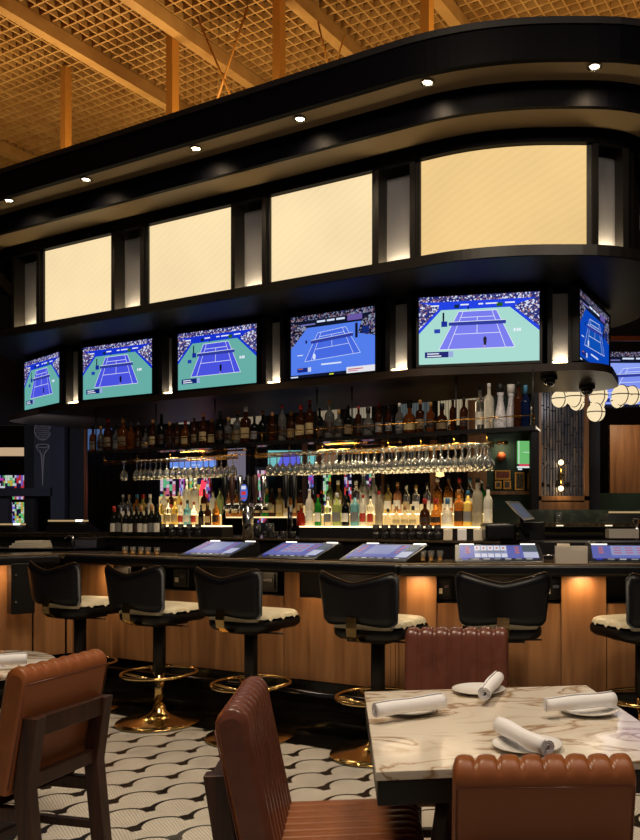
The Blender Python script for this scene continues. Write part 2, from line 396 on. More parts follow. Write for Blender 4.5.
# lower TV drum
TW = offset(RIM, .14, True)
m = MB(); m.prism(RIM, 2.54, 2.60); m.build('drum_rim', 'soffit_gloss', cano, bevel=0.02)
m = MB(); m.prism(offset(RIM, .235, True), 2.595, ZL+.0); m.build('drum_wall', 'black_lacquer', cano)
for x0, x1 in ((66, 78), (162, 172), (266, 280), (390, 407), (552, 568)):
    c = cut_px(offset(RIM, .185, True), x0-1, x1+1); m = MB(); m.wall(c, .015, 2.64, 3.19); m.build('niche_back', 'niche_back', cano)
    c = cut_px(offset(RIM, .12, True), x0+.8, x1-.8); m = MB(); m.wall(c, .045, 2.632, 2.639); m.build('niche_light', E((255, 220, 160), 14), cano)
    q0, q1 = c[0], c[-1]; wd = math.hypot(q1[0]-q0[0], q1[1]-q0[1]); ql = lamp('AREA', ((q0[0]+q1[0])/2+N.x*.02, (q0[1]+q1[1])/2+N.y*.02, 2.648), .9, (1, .80, .46), wd*.9, None, sy=.04); ql.rotation_euler = (PI-.25, 0, math.atan2(q1[1]-q0[1], q1[0]-q0[0]))
    for e0, e1 in ((x0-4.5, x0), (x1, x1+4.5)):
        c = cut_px(offset(RIM, .095, True), e0, e1); m = MB(); m.wall(c, .09, 2.61, 3.23); m.build('mullion', 'black_satin', cano)
m = MB(); m.wall(cut_px(offset(RIM, .10, True), 22, 612), .09, 2.601, 2.63); m.wall(cut_px(offset(RIM, .10, True), 24, 610), .09, 3.215, 3.245); m.build('drum_frame', 'black_satin', cano)
# posts that hang the canopy from the ceiling
posts = []
for i, (px, yt, w) in enumerate(((66, 68, .095), (172.5, 30, .105), (279, 0, .10), (427, -20, .10))):
    Y = DY(px, 6.62); p = Vector(((px-CX)/F*Y, Y, 0)); posts.append(p)
    m = MB(); m.box((p.x, p.y, (4.44+7.02)/2), (w*.95, w*.95, 7.02-4.44), BROT); o = m.build('hanging_post', 'post_paint')
    tag(o, 'amber square steel post from canopy to ceiling, %s from the left' % ordn(i), 'post', 'posts holding the canopy')
br = thing('cross_brace', 'pair of thin crossing brace rods between the second and third posts', 'brace', (posts[1]+posts[2])/2+Vector((0, 0, 4.44)))
for a, b in ((WD(248, 6, 6.7), WD(215, 106, 6.7)), (WD(196, 14, 6.65), WD(240, 118, 6.65)), ):
    m = MB(); m.tube([a, b], .012, 6); m.build('rod', 'post_paint', br)
br = thing('cross_brace', 'thin brace rods between the third and fourth posts', 'brace', (posts[2]+posts[3])/2+Vector((0, 0, 4.44)))
for a, b in ((WD(318, 22, 6.9), WD(330, 72, 6.9)), (WD(345, 35, 6.9), WD(333, 72, 6.9))):
    m = MB(); m.tube([a, b], .010, 6); m.build('rod', 'post_paint', br)
# downlights in the upper soffit
dls = [(9, 200), (86, 179), (196, 148), (300, 118.5), (427.5, 82), (594.5, 66)]
for i, (px, py) in enumerate(dls):
    p = G(px, py, ZA) if False else W(px, py, (ZA-EYE)*F/(HY-py)); 
    t = thing('downlight', 'round recessed downlight glowing in the canopy soffit, %s from the left' % ordn(i), 'downlight', (p.x, p.y, ZA), 0, 'downlights in the canopy soffit')
    m = MB(); m.lathe([(.026, .004), (.046, .0), (.05, -.006), (.046, -.012), (.036, -.010), (.03, .0)], (0, 0, 0), 20); m.build('trim_ring', 'steel', t, False)
    m = MB(); m.lathe([(.0001, -.004), (.031, -.004)], (0, 0, 0), 16); m.build('bulb', E((255, 232, 190), 14), t, False)
    q = Vector((p.x, p.y, 0))
    lamp('SPOT', (p.x, p.y, ZA-.02), 34, (1, .74, .46), .06, (p.x+N.x*.16, p.y+N.y*.2, 3.6), 2.3, 1)
# ================================================================== TELEVISIONS
def screen_parts(parent, w, h, style, zf=0.0):
    """picture of a tennis match; local x across, z up, faces -y"""
    m = MB(); mats = []
    def q(pts, mt, lvl):
        if mt not in mats: mats.append(mt)
        m.cur = mats.index(mt)
        m.add([((u-.5)*w, zf-.0006*lvl, (v-.5)*h) for u, v in pts], [tuple(range(len(pts)))])
    def ln(a, b, t, mt, lvl):
        a, b = Vector(a), Vector(b); d = (b-a); d = Vector((d.x*w, d.y*h)); n = Vector((-d.y, d.x)).normalized(); n = Vector((n.x*t/w, n.y*t/h))
        q([a-n, b-n, b+n, a+n], mt, lvl)
    R = lambda a, b, c, d: [(a, b), (c, b), (c, d), (a, d)]
    if style.startswith('green'):
        bg, ct, ban = (E((168, 218, 208), 1), E((120, 124, 238), 1), E((34, 66, 226), 1)) if style == 'green_bright' else (E((104, 176, 168), .95), E((74, 84, 226), .95), E((22, 50, 206), 1)); cr, wh = M['crowd'], E((235, 240, 250), 1)
        q(R(0, 0, 1, 1), bg, 0); q(R(0, .80, 1, .93), ban, 1); q(R(0, .92, 1, 1), cr, 2)
        q([(0, .50), (.18, .80), (.16, .86), (0, .92)], cr, 2); q([(0, .46), (0, .52), (.17, .82), (.19, .80)], ban, 3)
        q([(1, .46), (1, .93), (.86, .86), (.78, .80)], cr, 2); q([(1, .44), (1, .50), (.78, .82), (.76, .80)], ban, 3)
        NL, NR, FR, FL = (.17, .215), (.80, .215), (.65, .765), (.335, .765)
        for a, b in ((.1, .17), (.35, .42), (.5, .54), (.56, .66), (.72, .8)): q(R(a, .855, b, .875), wh, 4)
        q(R(.30, .82, .34, .87), E((16, 40, 60), 1), 4); q(R(.65, .815, .70, .87), E((40, 90, 30), 1), 4)
        mark = .83
    else:
        bg, ct, ban = E((84, 128, 240), .95), E((72, 108, 230), .95), E((16, 22, 44), 1); cr, wh = M['crowd_dark'], E((214, 226, 250), 1)
        if style == 'pale': bg, ct = E((140, 160, 242), 1), E((126, 144, 238), 1)
        if style == 'deep': bg, ct = E((10, 74, 196), .85), E((14, 84, 190), .85)
        q(R(0, 0, 1, 1), bg, 0); q(R(0, .80, 1, .93), ban, 1); q(R(0, .92, 1, 1), cr, 2)
        q([(0, .48), (.20, .80), (.16, .84), (0, .9)], cr, 2); q([(1, .55), (1, .92), (.9, .86), (.84, .80), (.80, .62)], cr, 2)
        for a, b in ((.32, .42), (.44, .53), (.55, .65)): q(R(a, .865, b, .895), wh, 4)
        q(R(.68, .83, .85, .92), E((110, 90, 170), .9), 4); q(R(.12, .84, .30, .862), E((120, 120, 190), .9), 4)
        NL, NR, FR, FL = (.17, .26), (.83, .31), (.66, .74), (.33, .70)
        q(R(.67, 0, 1, .10), E((226, 226, 234), 1), 5); q(R(0, 0, .67, .05), ban, 5); q(R(.47, .01, .52, .03), E((210, 220, 60), 1), 6); q(R(.0, .01, .09, .03), wh, 6)
        q(R(.69, .055, .86, .07), E((190, 60, 80), 1), 6); q(R(.69, .03, .8, .042), E((190, 60, 80), 1), 6)
        q(R(.37, .175, .61, .20), wh, 4); q(R(.08, .36, .15, .375), wh, 4); mark = None
    q([NL, NR, FR, FL], ct, 1)
    V = lambda a, b, t: (a[0]+(b[0]-a[0])*t, a[1]+(b[1]-a[1])*t)
    t = .0022*w
    for a, b in ((NL, NR), (NR, FR), (FR, FL), (FL, NL), (V(NL, NR, .12), V(FL, FR, .12)), (V(NL, NR, .88), V(FL, FR, .88))): ln(a, b, t, wh, 3)
    s1 = (V(NL, FL, .40), V(NR, FR, .40)); s2 = (V(NL, FL, .84), V(NR, FR, .84)); nt_ = (V(NL, FL, .63), V(NR, FR, .63))
    for s_ in (s1, s2): ln(V(*s_, .12), V(*s_, .88), t, wh, 3)
    ln(V(*s1, .5), V(*s2, .5), t, wh, 3)
    a, b = V(*nt_, -.05), V(*nt_, 1.05); q([a, b, (b[0], b[1]+.055), (a[0], a[1]+.055)], E((52, 66, 170), .8), 4); ln((a[0], a[1]+.055), (b[0], b[1]+.055), t, wh, 5)
    dk = E((14, 16, 40), 1)
    if style.startswith('green'):
        q([(.545, .26), (.565, .26), (.57, .36), (.555, .39), (.54, .36)], dk, 5); q(R(.545, .21, .55, .26), E((220, 170, 150), 1), 5)
        q(R(.19, .55, .24, .63), E((20, 40, 150), 1), 5); q(R(.20, .63, .215, .76), dk, 5); q(R(.13, .46, .18, .52), E((30, 60, 170), 1), 5); q(R(.41, .79, .42, .84), dk, 5)
        q(R(.05, .10, .29, .185), E((14, 30, 110), 1), 5); q(R(.25, .10, .29, .185), E((150, 170, 220), 1), 6); q(R(.07, .15, .17, .165), wh, 6); q(R(.07, .115, .19, .13), wh, 6)
        q(R(.79, .44, .805, .485), wh, 5); q(R(.815, .44, .83, .485), wh, 5); q(R(.835, .44, .85, .485), wh, 5); q(R(.865, .05, .87, .051), wh, 5)
    else:
        q([(.275, .28), (.30, .28), (.305, .35), (.285, .38), (.27, .34)], wh, 5); q(R(.18, .55, .2, .6), dk, 5); q(R(.77, .55, .80, .78), dk, 5); q(R(.85, .6, .93, .72), E((20, 40, 110), 1), 5)
        q(R(.08, .09, .25, .16), E((20, 40, 130), 1), 5); q(R(.21, .09, .25, .16), E((200, 210, 235), 1), 6); q(R(.09, .14, .15, .15), E((210, 120, 60), 1), 6)
    return m.build('screen', mats, parent, False)
def television(p0, p1, z0, z1, label, style, name='television', group='televisions around the canopy', bez=.022):
    """p0, p1: left and right lower screen corners in plan"""
    a, b = Vector((*p0, 0)), Vector((*p1, 0)); w = (b-a).length; h = z1-z0; d = (b-a).normalized(); n = Vector((d.y, -d.x, 0))
    c = (a+b)/2; t = thing(name, label, 'television', (c.x, c.y, z0-bez), math.atan2(d.y, d.x), group)
    m = MB(); zc = h/2+bez
    m.box((0, .03, zc), (w+2*bez, .05, h+2*bez)); m.build('casing', 'black_plastic', t, False, bevel=.004)
    for nm, c_, s_ in (('bezel', (0, -.002, bez/2), (w+2*bez, .016, bez)),): 
        m = MB(); m.box((0, 0, bez/2), (w+2*bez, .018, bez)); m.box((0, 0, zc*2-bez/2), (w+2*bez, .018, bez)); m.box((-w/2-bez/2, 0, zc), (bez, .018, h)); m.box((w/2+bez/2, 0, zc), (bez, .018, h)); m.build('bezel', 'black_plastic', t, False)
    s = screen_parts(t, w, h, style, .002); s.location = (0, 0, zc)
    return t
TVZ0, TVZ1 = 2.642, 3.190
tvs = [((24.5, 9.22), (60, 8.60), 'green', 'tennis television on the far left curve of the canopy drum'),
       ((83, 8.42), (152.5, 7.97), 'green', 'green-court tennis television, second from the left on the drum'),
       ((178, 7.80), (257, 7.36), 'green', 'green-court tennis television above the wine glasses, third from the left'),
       ((291, 7.17), (375.5, 6.76), 'blue', 'blue-court tennis television with a white caption, facing the stools'),
       ((419, 6.52), (539.5, 6.33), 'green_bright', 'large bright green-court tennis television facing the camera'),
       ((579, 6.26), (609, 7.15), 'deep', 'dark blue tennis television seen edge-on at the right end')]
for a, b, st, lb in tvs:
    P0 = ((a[0]-CX)/F*a[1], a[1]); P1 = ((b[0]-CX)/F*b[1], b[1])
    television(P0, P1, TVZ0, TVZ1, lb, st)
# small sensors by the third screen
for px, py, z, lb in ((549, 377, 2.54, 'black dome camera under the canopy rim, nearer the bottles'), (587, 386, 2.54, 'black dome camera under the canopy rim beside the globe lamps')):
    Y = (z-EYE)*F/(HY-py); p = Vector(((px-CX)/F*Y, Y, z)); t = thing('dome_camera', lb, 'camera', p, 0, 'dome cameras')
    m = MB(); m.lathe([(.07, -.0), (.07, -.025), (.055, -.03)], (0, 0, 0), 20); m.build('housing', 'black_plastic', t, False)
    m = MB(); m.lathe([(.052, -.03), (.05, -.05), (.036, -.072), (.0001, -.082)], (0, 0, 0), 20); m.build('dome', 'smoke_glass', t, False)

# ================================================================== BAR COUNTER
BP = [(-4.5, 5.32), (-3.15, 6.50), (-.33, 5.02), (1.75, 4.98), (2.7, 5.9), (2.8, 7.5)]
ZC = 1.10
def o2(d): return offset(BP, d, False)
def seg(d, i, e=.004):                   # one facet of the counter line, trimmed a little at both ends
    p = o2(d); a, b = Vector(p[i]), Vector(p[i+1]); t = (b-a).normalized()*e; return [tuple(a+t), tuple(b-t)]
bar = thing('bar_counter', 'long faceted bar counter with black padded edge and oak front panels', 'bar counter', (-1.5, 5.9, 0))
m = MB()
a, b = o2(.06), o2(.66); m.wall(a, .60, ZC-.035, ZC); m.build('countertop', 'counter_stone', bar)
for i in range(5):
    m = MB(); m.wall(seg(0, i), .075, ZC-.075, ZC-.002); m.build('padded_edge', 'black_leather', bar, bevel=.022)
m = MB(); m.wall(o2(.06), .035, ZC-.001, ZC+.004); m.build('edge_trim', 'tan_edge', bar)
m = MB(); m.wall(o2(.36), .03, .80, ZC-.04); m.build('recess_back', 'black_satin', bar)
m = MB(); m.wall(o2(.225), .15, .825, .842); m.build('under_shelf', 'black_satin', bar)
m = MB(); m.wall(o2(.235), .30, 0.0, .262); m.build('plinth', 'black_stone', bar)
m = MB(); m.wall(o2(-.12), .36, 0.0, .09); m.build('step', 'black_stone', bar)
for i in range(5):
    m = MB(); c = seg(.03, i, 0); m.tube([(p[0], p[1], .215) for p in c], .019, 10); m.build('foot_rail', 'dark_chrome', bar)
def cut_o(d, x0, x1): return cut_px(o2(d), x0, x1)
def panel_pts(d, x0, x1):
    c = cut_o(d, x0, x1); return c
for x0, x1, full in ((-60, 24, 1), (26, 63, 0), (66, 84, 1), (84.6, 120, 1), (120.6, 160, 0), (160.6, 217, 0), (217.6, 303, 0), (303.6, 315, 1), (315.6, 394, 0), (401, 436.6, 1), (437.2, 561.4, 0), (562, 606.6, 1), (607.2, 700, 0)):
    m = MB(); m.wall(cut_o(.20 if not full else .19, x0, x1), .03, .262, ZC-.07 if full else .835)
    m.build('front_panel', 'oak_veneer', bar)
for x0, x1 in ((394.4, 400.6),):
    m = MB(); m.wall(cut_o(.20, x0, 397.6), .03, .262, ZC-.07); m.build('front_panel', 'oak_veneer', bar); m = MB(); m.wall(cut_o(.20, 398.2, x1), .03, .262, ZC-.07); m.build('front_panel', 'oak_veneer', bar)
# stone border on the floor
m = MB(); m.wall(offset(BP, -.37, False), .30, .0005, .004); struct(m, 'trim_1', 'black_stone', 'black stone border in the floor along the bar')
# bill acceptors below the counter
for i, (px, w) in enumerate(((137, .2), (173, .26), (203, .16), (287, .26), (445, .10), (553, .14))):
    c = cut_o(.26, px-1, px+1); p = Vector((c[0][0], c[0][1], .90)); rz = BROT if px < 398 else 0
    t = thing('bill_acceptor', 'small black cash unit tucked under the counter, %s from the left' % ordn(i), 'cash unit', (p.x, p.y, .845), rz, 'cash units under the counter')
    m = MB(); m.box((0, .04, .085), (w, .12, .15)); m.build('housing', 'black_plastic', t, False, bevel=.006)
    m = MB(); m.box((0, -.024, .09), (w*.8, .008, .11)); m.build('face_plate', 'black_frame', t, False)
    m = MB(); m.lathe([(.03, 0), (.034, .004), (.034, .008), (.03, .01)], (0, 0, 0), 16); 
    m = MB(); m.box((w*.18, -.03, .10), (w*.3, .006, .02)); m.build('bill_slot', 'steel', t, False)
    m = MB(); m.box((-w*.2, -.03, .07), (w*.22, .006, .035)); m.build('sticker', 'paper', t, False)
t = thing('service_box', 'black metal box mounted under the left wing of the counter', 'box', XD(21, 4.72, 0), .72)
t.location = ((21-CX)/F*6.35, 6.35, .62)
m = MB(); m.box((0, 0, .22), (.17, .14, .40)); m.build('casing', 'black_plastic', t, False, bevel=.008)
m = MB(); m.box((-.055, -.075, .33), (.014, .012, .014)); m.build('latch', 'steel', t, False)
m = MB(); m.box((-.055, -.075, .12), (.014, .012, .014)); m.build('latch', 'steel', t, False)
# ------------------------------------------------------------------ video poker consoles let into the counter top
def console(px, d, rz, w, label, style, flip=False):
    if px < 398: Y = DY(px, d)
    else: Y = d
    t = thing('gaming_console', label, 'gaming console', ((px-CX)/F*Y, Y, ZC), rz, 'video poker consoles on the bar')
    prof = [(0, .008), (.02, .020), (.30, .112), (.33, .112), (.36, .02), (.36, 0), (0, 0)]
    m = MB(); k = len(prof); vs = [(sx*w/2, y, z) for sx in (-1, 1) for y, z in prof]
    m.add(vs, [(i, i+k, (i+1) % k+k, (i+1) % k) for i in range(k)]+[tuple(range(k)), tuple(range(k, 2*k))[::-1]], False); m.build('console_body', 'black_plastic', t, False, bevel=.006)
    sl = math.atan2(.092, .28)
    def onface(mb, u0, v0, u1, v1, z):     # u across, v up the slope
        f = lambda u, v: (u, .022+math.cos(sl)*v-math.sin(sl)*z, .0205+math.sin(sl)*v+math.cos(sl)*z)
        mb.add([f(u0, v0), f(u1, v0), f(u1, v1), f(u0, v1)], [(0, 1, 2, 3)], False)
    m = MB(); mats = []
    def q(u0, v0, u1, v1, c, z):
        g = E(c, .8) if isinstance(c, tuple) else c
        if g not in mats: mats.append(g)
        m.cur = mats.index(g); onface(m, u0*w, v0*.29, u1*w, v1*.29, z)
    q(-.45, .10, .45, .93, (98, 106, 184), .004)
    if style == 'cards':
        q(-.28, .42, .10, .90, (150, 156, 200), .005); q(-.28, .12, .10, .40, (120, 130, 190), .005)
        for i in range(5):
            q(-.275+i*.076, .58, -.21+i*.076, .88, (232, 232, 238), .006); q(-.255+i*.076, .68, -.235+i*.076, .78, (200, 40, 60), .007); q(-.275+i*.076, .14, -.21+i*.076, .38, (226, 226, 236), .006)
        q(-.24, .44, .06, .54, (130, 134, 150), .007)
    else:
        q(-.25, .30, .14, .90, (150, 158, 200), .005); q(-.25, .18, .14, .28, (110, 120, 190), .005)
        if style == 'lines':
            for i in range(3):
                for j in range(3): q(-.22+i*.12, .40+j*.16, -.14+i*.12, .46+j*.16, (190, 90, 130), .006)
    for i in range(4): q(-.38, .40+i*.12, -.33, .46+i*.12, (206, 110, 70), .006); q(.19, .40+i*.12, .24, .46+i*.12, (206, 110, 70), .006)
    q(.28, .50, .45, .93, (86, 98, 110), .005); q(.28, .12, .45, .48, (196, 200, 222), .005)
    m.build('screen', mats, t, False)
    for i in range(7):
        m = MB(); m.cur = 0; onface(m, (-.42+i*.12)*w, .004, (-.35+i*.12)*w, .016, .006); m.build('button', E((60, 70, 230) if i == 0 else (226, 222, 214), .9 if i % 2 == 0 else .5), t, False)
    for sx in (-1, 1):
        m = MB(); m.box((sx*w*.36, .315, .115), (w*.17, .02, .007)); m.build('light_bar', E((255, 250, 240), 2.2), t, False)
    return t
console(203, 4.44, BROT, .50, 'slanted poker console with lilac screen, leftmost on the bar', 'plain')
console(284, 4.44, BROT, .52, 'slanted poker console with pink rows of figures, second from the left', 'lines')
console(371, 4.44, BROT, .53, 'slanted poker console with pale lilac screen between third and fourth stools', 'plain')
console(500, 5.13, 0, .575, 'poker console showing a row of playing cards, facing the camera', 'cards')
console(638, 5.08, -.12, .62, 'poker console with blue screen cut off by the right edge', 'lines')
# ------------------------------------------------------------------ small things on the counter
def tumbler(name, label, p, r=.035, h=.09, mt='glass', group=None, glow_fill=None, cat='glass'):
    m = MB(); m.lathe([(.0001, 0), (r*.86, 0), (r, h), (r*.93, h), (r*.8, h*.12), (.0001, h*.12)], (0, 0, 0), 14); o = m.build(name, mt); o.location = p; tag(o, label, cat, group)
    if glow_fill: m = MB(); m.lathe([(.0001, h*.13), (r*.78, h*.13), (r*.86, h*.6), (.0001, h*.6)], (0, 0, 0), 12); m.build('contents', glow_fill, o, False)
    return o
mat('candle_glow', (206, 140, 60), .2, trans=.3, emis=(230, 160, 70), es=.35)  # amber emission in the contents stands in for candlelight
for i, px in enumerate((423, 431, 440)): tumbler('candle_glass', 'small amber candle glass on the counter, %s of three by the card console' % ordn(i), W(px, 0, 5.35).xy.to_3d()+Vector((0, 0, ZC)), .022, .075, 'glass', 'candle glasses by the card console', 'candle_glow', 'candle glass')
for i, px in enumerate((125, 133, 141, 148, 157)): 
    Y = DY(px, 4.62); tumbler('candle_glass', 'small amber candle glass near the second stool, %s of five' % ordn(i), ((px-CX)/F*Y, Y, ZC), .024, .06, 'glass', 'candle glasses by the second stool', 'candle_glow', 'candle glass')
t = thing('napkin_caddy', 'clear caddy of paper napkins on the counter right of the card console', 'napkin caddy', ((571-CX)/F*5.2, 5.2, ZC), -.1)
m = MB()
for c, s_ in (((0, -.06, .055), (.2, .006, .11)), ((0, .06, .055), (.2, .006, .11)), ((-.1, 0, .055), (.006, .12, .11)), ((.1, 0, .055), (.006, .12, .11))): m.box(c, s_)
m.build('acrylic_tray', 'acrylic', t, False)
m = MB(); m.box((-.05, 0, .065), (.08, .1, .12)); m.build('napkin_stack', 'paper', t, False); m = MB(); m.box((.045, 0, .045), (.08, .1, .08)); m.build('napkin_stack', 'linen', t, False)
m = MB(); m.lathe([(.0001, 0), (.058, 0), (.06, .13), (.052, .13), (.05, .01), (.0001, .01)], (0, 0, 0), 18); 
o = m.build('ribbed_cup', 'black_plastic'); o.location = ((594-CX)/F*5.55, 5.55, ZC); tag(o, 'large black cup behind the napkin caddy', 'cup')
t = thing('wire_stand', 'small black wire stand on the counter right of the card console', 'stand', ((549-CX)/F*5.1, 5.1, ZC))
m = MB(); m.tube([(-.035, 0, 0), (-.035, 0, .055), (.035, 0, .055), (.035, 0, 0)], .003, 6); m.build('wire_loop', 'steel', t, False)
m = MB(); m.tube([(-.035, .03, 0), (-.035, .03, .055), (.035, .03, .055), (.035, .03, 0)], .003, 6); m.build('wire_loop', 'steel', t, False)
# ================================================================== BACK BAR
bb = thing('back_bar', 'dark central back bar island with glowing bottle steps', 'back bar', (-1.8, 7.4, 0))
def dquad(x0, x1, d0, d1):                # plan quadrilateral between two picture columns on the near line
    a, b = XD(x0, d0, 0), XD(x1, d0, 0); k = N*(d1-d0)-(U*(d1-d0)*.25 if x1-x0 > 30 else U*0); return [(a.x, a.y), (b.x, b.y), (b.x+k.x, b.y+k.y), (a.x+k.x, a.y+k.y)]
m = MB(); m.prism(dquad(96, 498, 5.45, 6.55), 0, 1.205); m.build('cabinet', 'black_satin', bb)
m = MB(); m.prism(dquad(92, 500, 5.42, 6.58), 1.205, 1.22); m.build('deck', 'counter_stone', bb)
for x0, x1 in ((158, 222), (299, 495)):
    m = MB(); m.prism(dquad(x0, x1, 5.66, 5.86), 1.22, 1.316); m.build('step_riser', 'black_satin', bb)
    m = MB(); m.prism(dquad(x0+.5, x1-.5, 5.665, 5.86), 1.316, 1.326); m.build('lit_shelf', E((255, 224, 165), 3.4), bb)
    m = MB(); m.prism(dquad(x0, x1-14, 5.862, 6.12), 1.22, 1.425); m.build('step_riser', E((255, 206, 124), .95), bb)
    m = MB(); m.prism(dquad(x0+.5, x1-14.5, 5.865, 6.12), 1.425, 1.435); m.build('lit_shelf', E((255, 224, 165), 3.4), bb)
for x0, x1, zt in ((159, 204, 1.63), (301, 474, 1.52)):
    m = MB(); m.prism(dquad(x0, x1, 6.125, 6.14), 1.436, zt); m.build('added_backlight', E((255, 214, 140), .7), bb)  # glowing panel added behind the bottles to light them through
m = MB(); m.prism(dquad(226, 296, 5.90, 6.15), 1.40, 1.412); m.build('lit_shelf', E((255, 220, 160), 1.4), bb)
m = MB(); m.prism(dquad(120, 158, 5.88, 6.1), 1.33, 1.342); m.build('lit_shelf', E((255, 220, 160), 1.2), bb)
hs = thing('hanging_shelf', 'long glass bottle shelf with brass gallery rail hung under the canopy', 'shelf', XD(300, 5.85, 2.08))
m = MB(); m.prism(dquad(88, 536, 5.74, 6.0), 2.085, 2.10); m.build('shelf_board', 'smoke_glass', hs)
m = MB(); m.prism(dquad(88, 536, 5.725, 5.739), 2.07, 2.103); m.build('edge_strip', 'steel', hs)
m = MB(); m.tube([XD(90, 5.73, 2.185), XD(535, 5.73, 2.185)], .005, 6); m.build('gallery_rail', 'brass', hs)
for px in (92, 118, 146, 176, 206, 232, 262, 290, 318, 352, 380, 418, 450, 490, 534):
    m = MB(); m.tube([XD(px, 5.73, 2.10), XD(px, 5.73, 2.187)], .004, 6); m.build('rail_post', 'brass', hs)
for px in (96, 156, 215, 317, 352, 456, 533):
    for d in (5.76, 5.98):
        m = MB(); m.tube([XD(px, d, 2.10), XD(px, d, 2.541)], .007, 6); m.build('hanger_rod', 'black_frame', hs)
for x0, x1, d in ((182, 226, 5.80), (200, 245, 5.9), (318, 366, 5.82), (330, 400, 5.93)):
    m = MB(); m.bar(XD(x0, d, 2.055), XD(x1, d, 2.055), .05, .014); m.build('brass_batten', 'brass', hs)
# stemware racks
rk = []
for i, (x0, x1, lb) in enumerate(((103, 238, 'brass stemware rack hung under the shelf above the wine bottles'), (255, 494, 'long brass stemware rack hung under the shelf above the lit bottles'))):
    t = thing('stemware_rack', lb, 'glass rack', XD((x0+x1)/2, 5.85, 1.98))
    for d in (5.66, 5.78, 5.90, 6.02):
        m = MB(); m.tube([XD(x0, d, 1.985), XD(x1, d, 1.985)], .0055, 6); m.build('rail', 'brass', t)
    x = x0+1
    while x <= x1:
        m = MB(); m.tube([XD(x, 5.66, 1.992), XD(x, 5.66, 1.992)+N*.36], .004, 6); m.build('cross_rail', 'brass', t)
        m = MB(); m.tube([XD(x, 5.78, 1.985), XD(x, 5.78, 2.085)], .004, 6); m.build('drop_rod', 'brass', t); x += 33
gm = MB(); gm.lathe([(.0001, 0), (.034, -.001), (.034, -.004), (.008, -.008), (.0042, -.016), (.0042, -.085), (.014, -.098), (.034, -.125), (.038, -.155), (.033, -.198), (.031, -.198), (.036, -.155), (.032, -.127), (.012, -.102), (.0001, -.098)], (0, 0, 0), 12)
gproto = gm.build('wine_glass', 'glass', None, False)
spots = []
for px in (124, 137, 141, 145.5, 150, 156, 161, 167, 173, 179, 185, 191, 197, 203, 209, 215, 221, 227, 233): spots.append((px, 5.72, 0))
x = 270
while x < 492: spots.append((x, 5.72, 1)); x += 6.6
x = 300
while x < 492: spots.append((x, 5.84, 1)); x += 7.4
x = 385
while x < 492: spots.append((x, 5.96, 1)); x += 7.0
for i, (px, d, r) in enumerate(spots):
    o = gproto if i == 0 else gproto.copy()
    if i: COL.objects.link(o)
    o.location = XD(px+random.uniform(-.4, .4), d, 1.984)
    row = 'front' if d < 5.8 else ('second' if d < 5.9 else 'third')
    if r == 0: tag(o, 'clear stemmed glass hanging upside down from the left brass rack', 'wine glass', 'glasses on the left rack')
    else: tag(o, 'clear stemmed glass hanging upside down in the %s row of the long right rack' % row, 'wine glass', 'glasses in the %s row of the right rack' % row)
# ------------------------------------------------------------------ bottles
for n_, c_, tr in (('amber', (214, 136, 56), .65), ('dark_amber', (60, 30, 15), .35), ('clear', (250, 246, 234), .92), ('yellow', (246, 216, 120), .7), ('frosted', (246, 242, 226), .45),
                   ('green', (44, 140, 50), .5), ('pale_green', (176, 196, 120), .55), ('blue', (120, 186, 204), .55), ('black', (16, 18, 20), .1), ('wine', (24, 26, 22), .15), ('peach', (228, 156, 104), .5), ('red', (150, 40, 28), .4), ('deep_blue', (16, 28, 64), .3), ('shaded_clear', (120, 118, 116), .6), ('shaded_amber', (120, 62, 22), .5), ('grey', (168, 158, 136), .3)):
    mat('bottle_'+n_, c_, .08, trans=tr, ior=1.25)
for n_, c_ in (('cap_black', (20, 20, 20)), ('cap_red', (170, 36, 30)), ('cap_gold', (170, 130, 70)), ('cap_white', (220, 220, 220)), ('cap_cork', (170, 120, 74)), ('cap_blue', (60, 120, 160)), ('lab_white', (222, 218, 206)), ('lab_label_dim', (120, 104, 80)), ('lab_cream', (176, 156, 114)), ('lab_dark', (50, 36, 30)), ('lab_red', (176, 60, 44)), ('lab_grey', (120, 120, 122)), ('lab_green', (60, 100, 60))):
    mat(n_, c_, .5)
SH = {'round': [(.0001, 0), (.122, 0), (.13, .02), (.13, .56), (.112, .64), (.048, .73), (.042, .88)],
      'tall': [(.0001, 0), (.105, 0), (.112, .02), (.112, .62), (.09, .70), (.042, .76), (.038, .90)],
      'wine': [(.0001, 0), (.115, 0), (.12, .02), (.12, .58), (.10, .66), (.05, .74), (.044, .90)],
      'square': [(.0001, 0), (.118, 0), (.125, .02), (.125, .60), (.11, .66), (.045, .71), (.042, .86)],
      'squat': [(.0001, 0), (.18, 0), (.195, .03), (.20, .40), (.16, .55), (.065, .64), (.06, .80)],
      'talavera': [(.0001, 0), (.13, 0), (.14, .03), (.135, .20), (.10, .42), (.075, .55), (.06, .72), (.085, .80)],
      'cone': [(.0001, 0), (.14, 0), (.145, .03), (.10, .50), (.05, .70), (.042, .88)]}
CAPH = {'round': (.88, .05), 'tall': (.90, .043), 'wine': (.80, .05), 'square': (.86, .055), 'squat': (.80, .085), 'talavera': (.80, .09), 'cone': (.88, .048)}
PROTO = {}
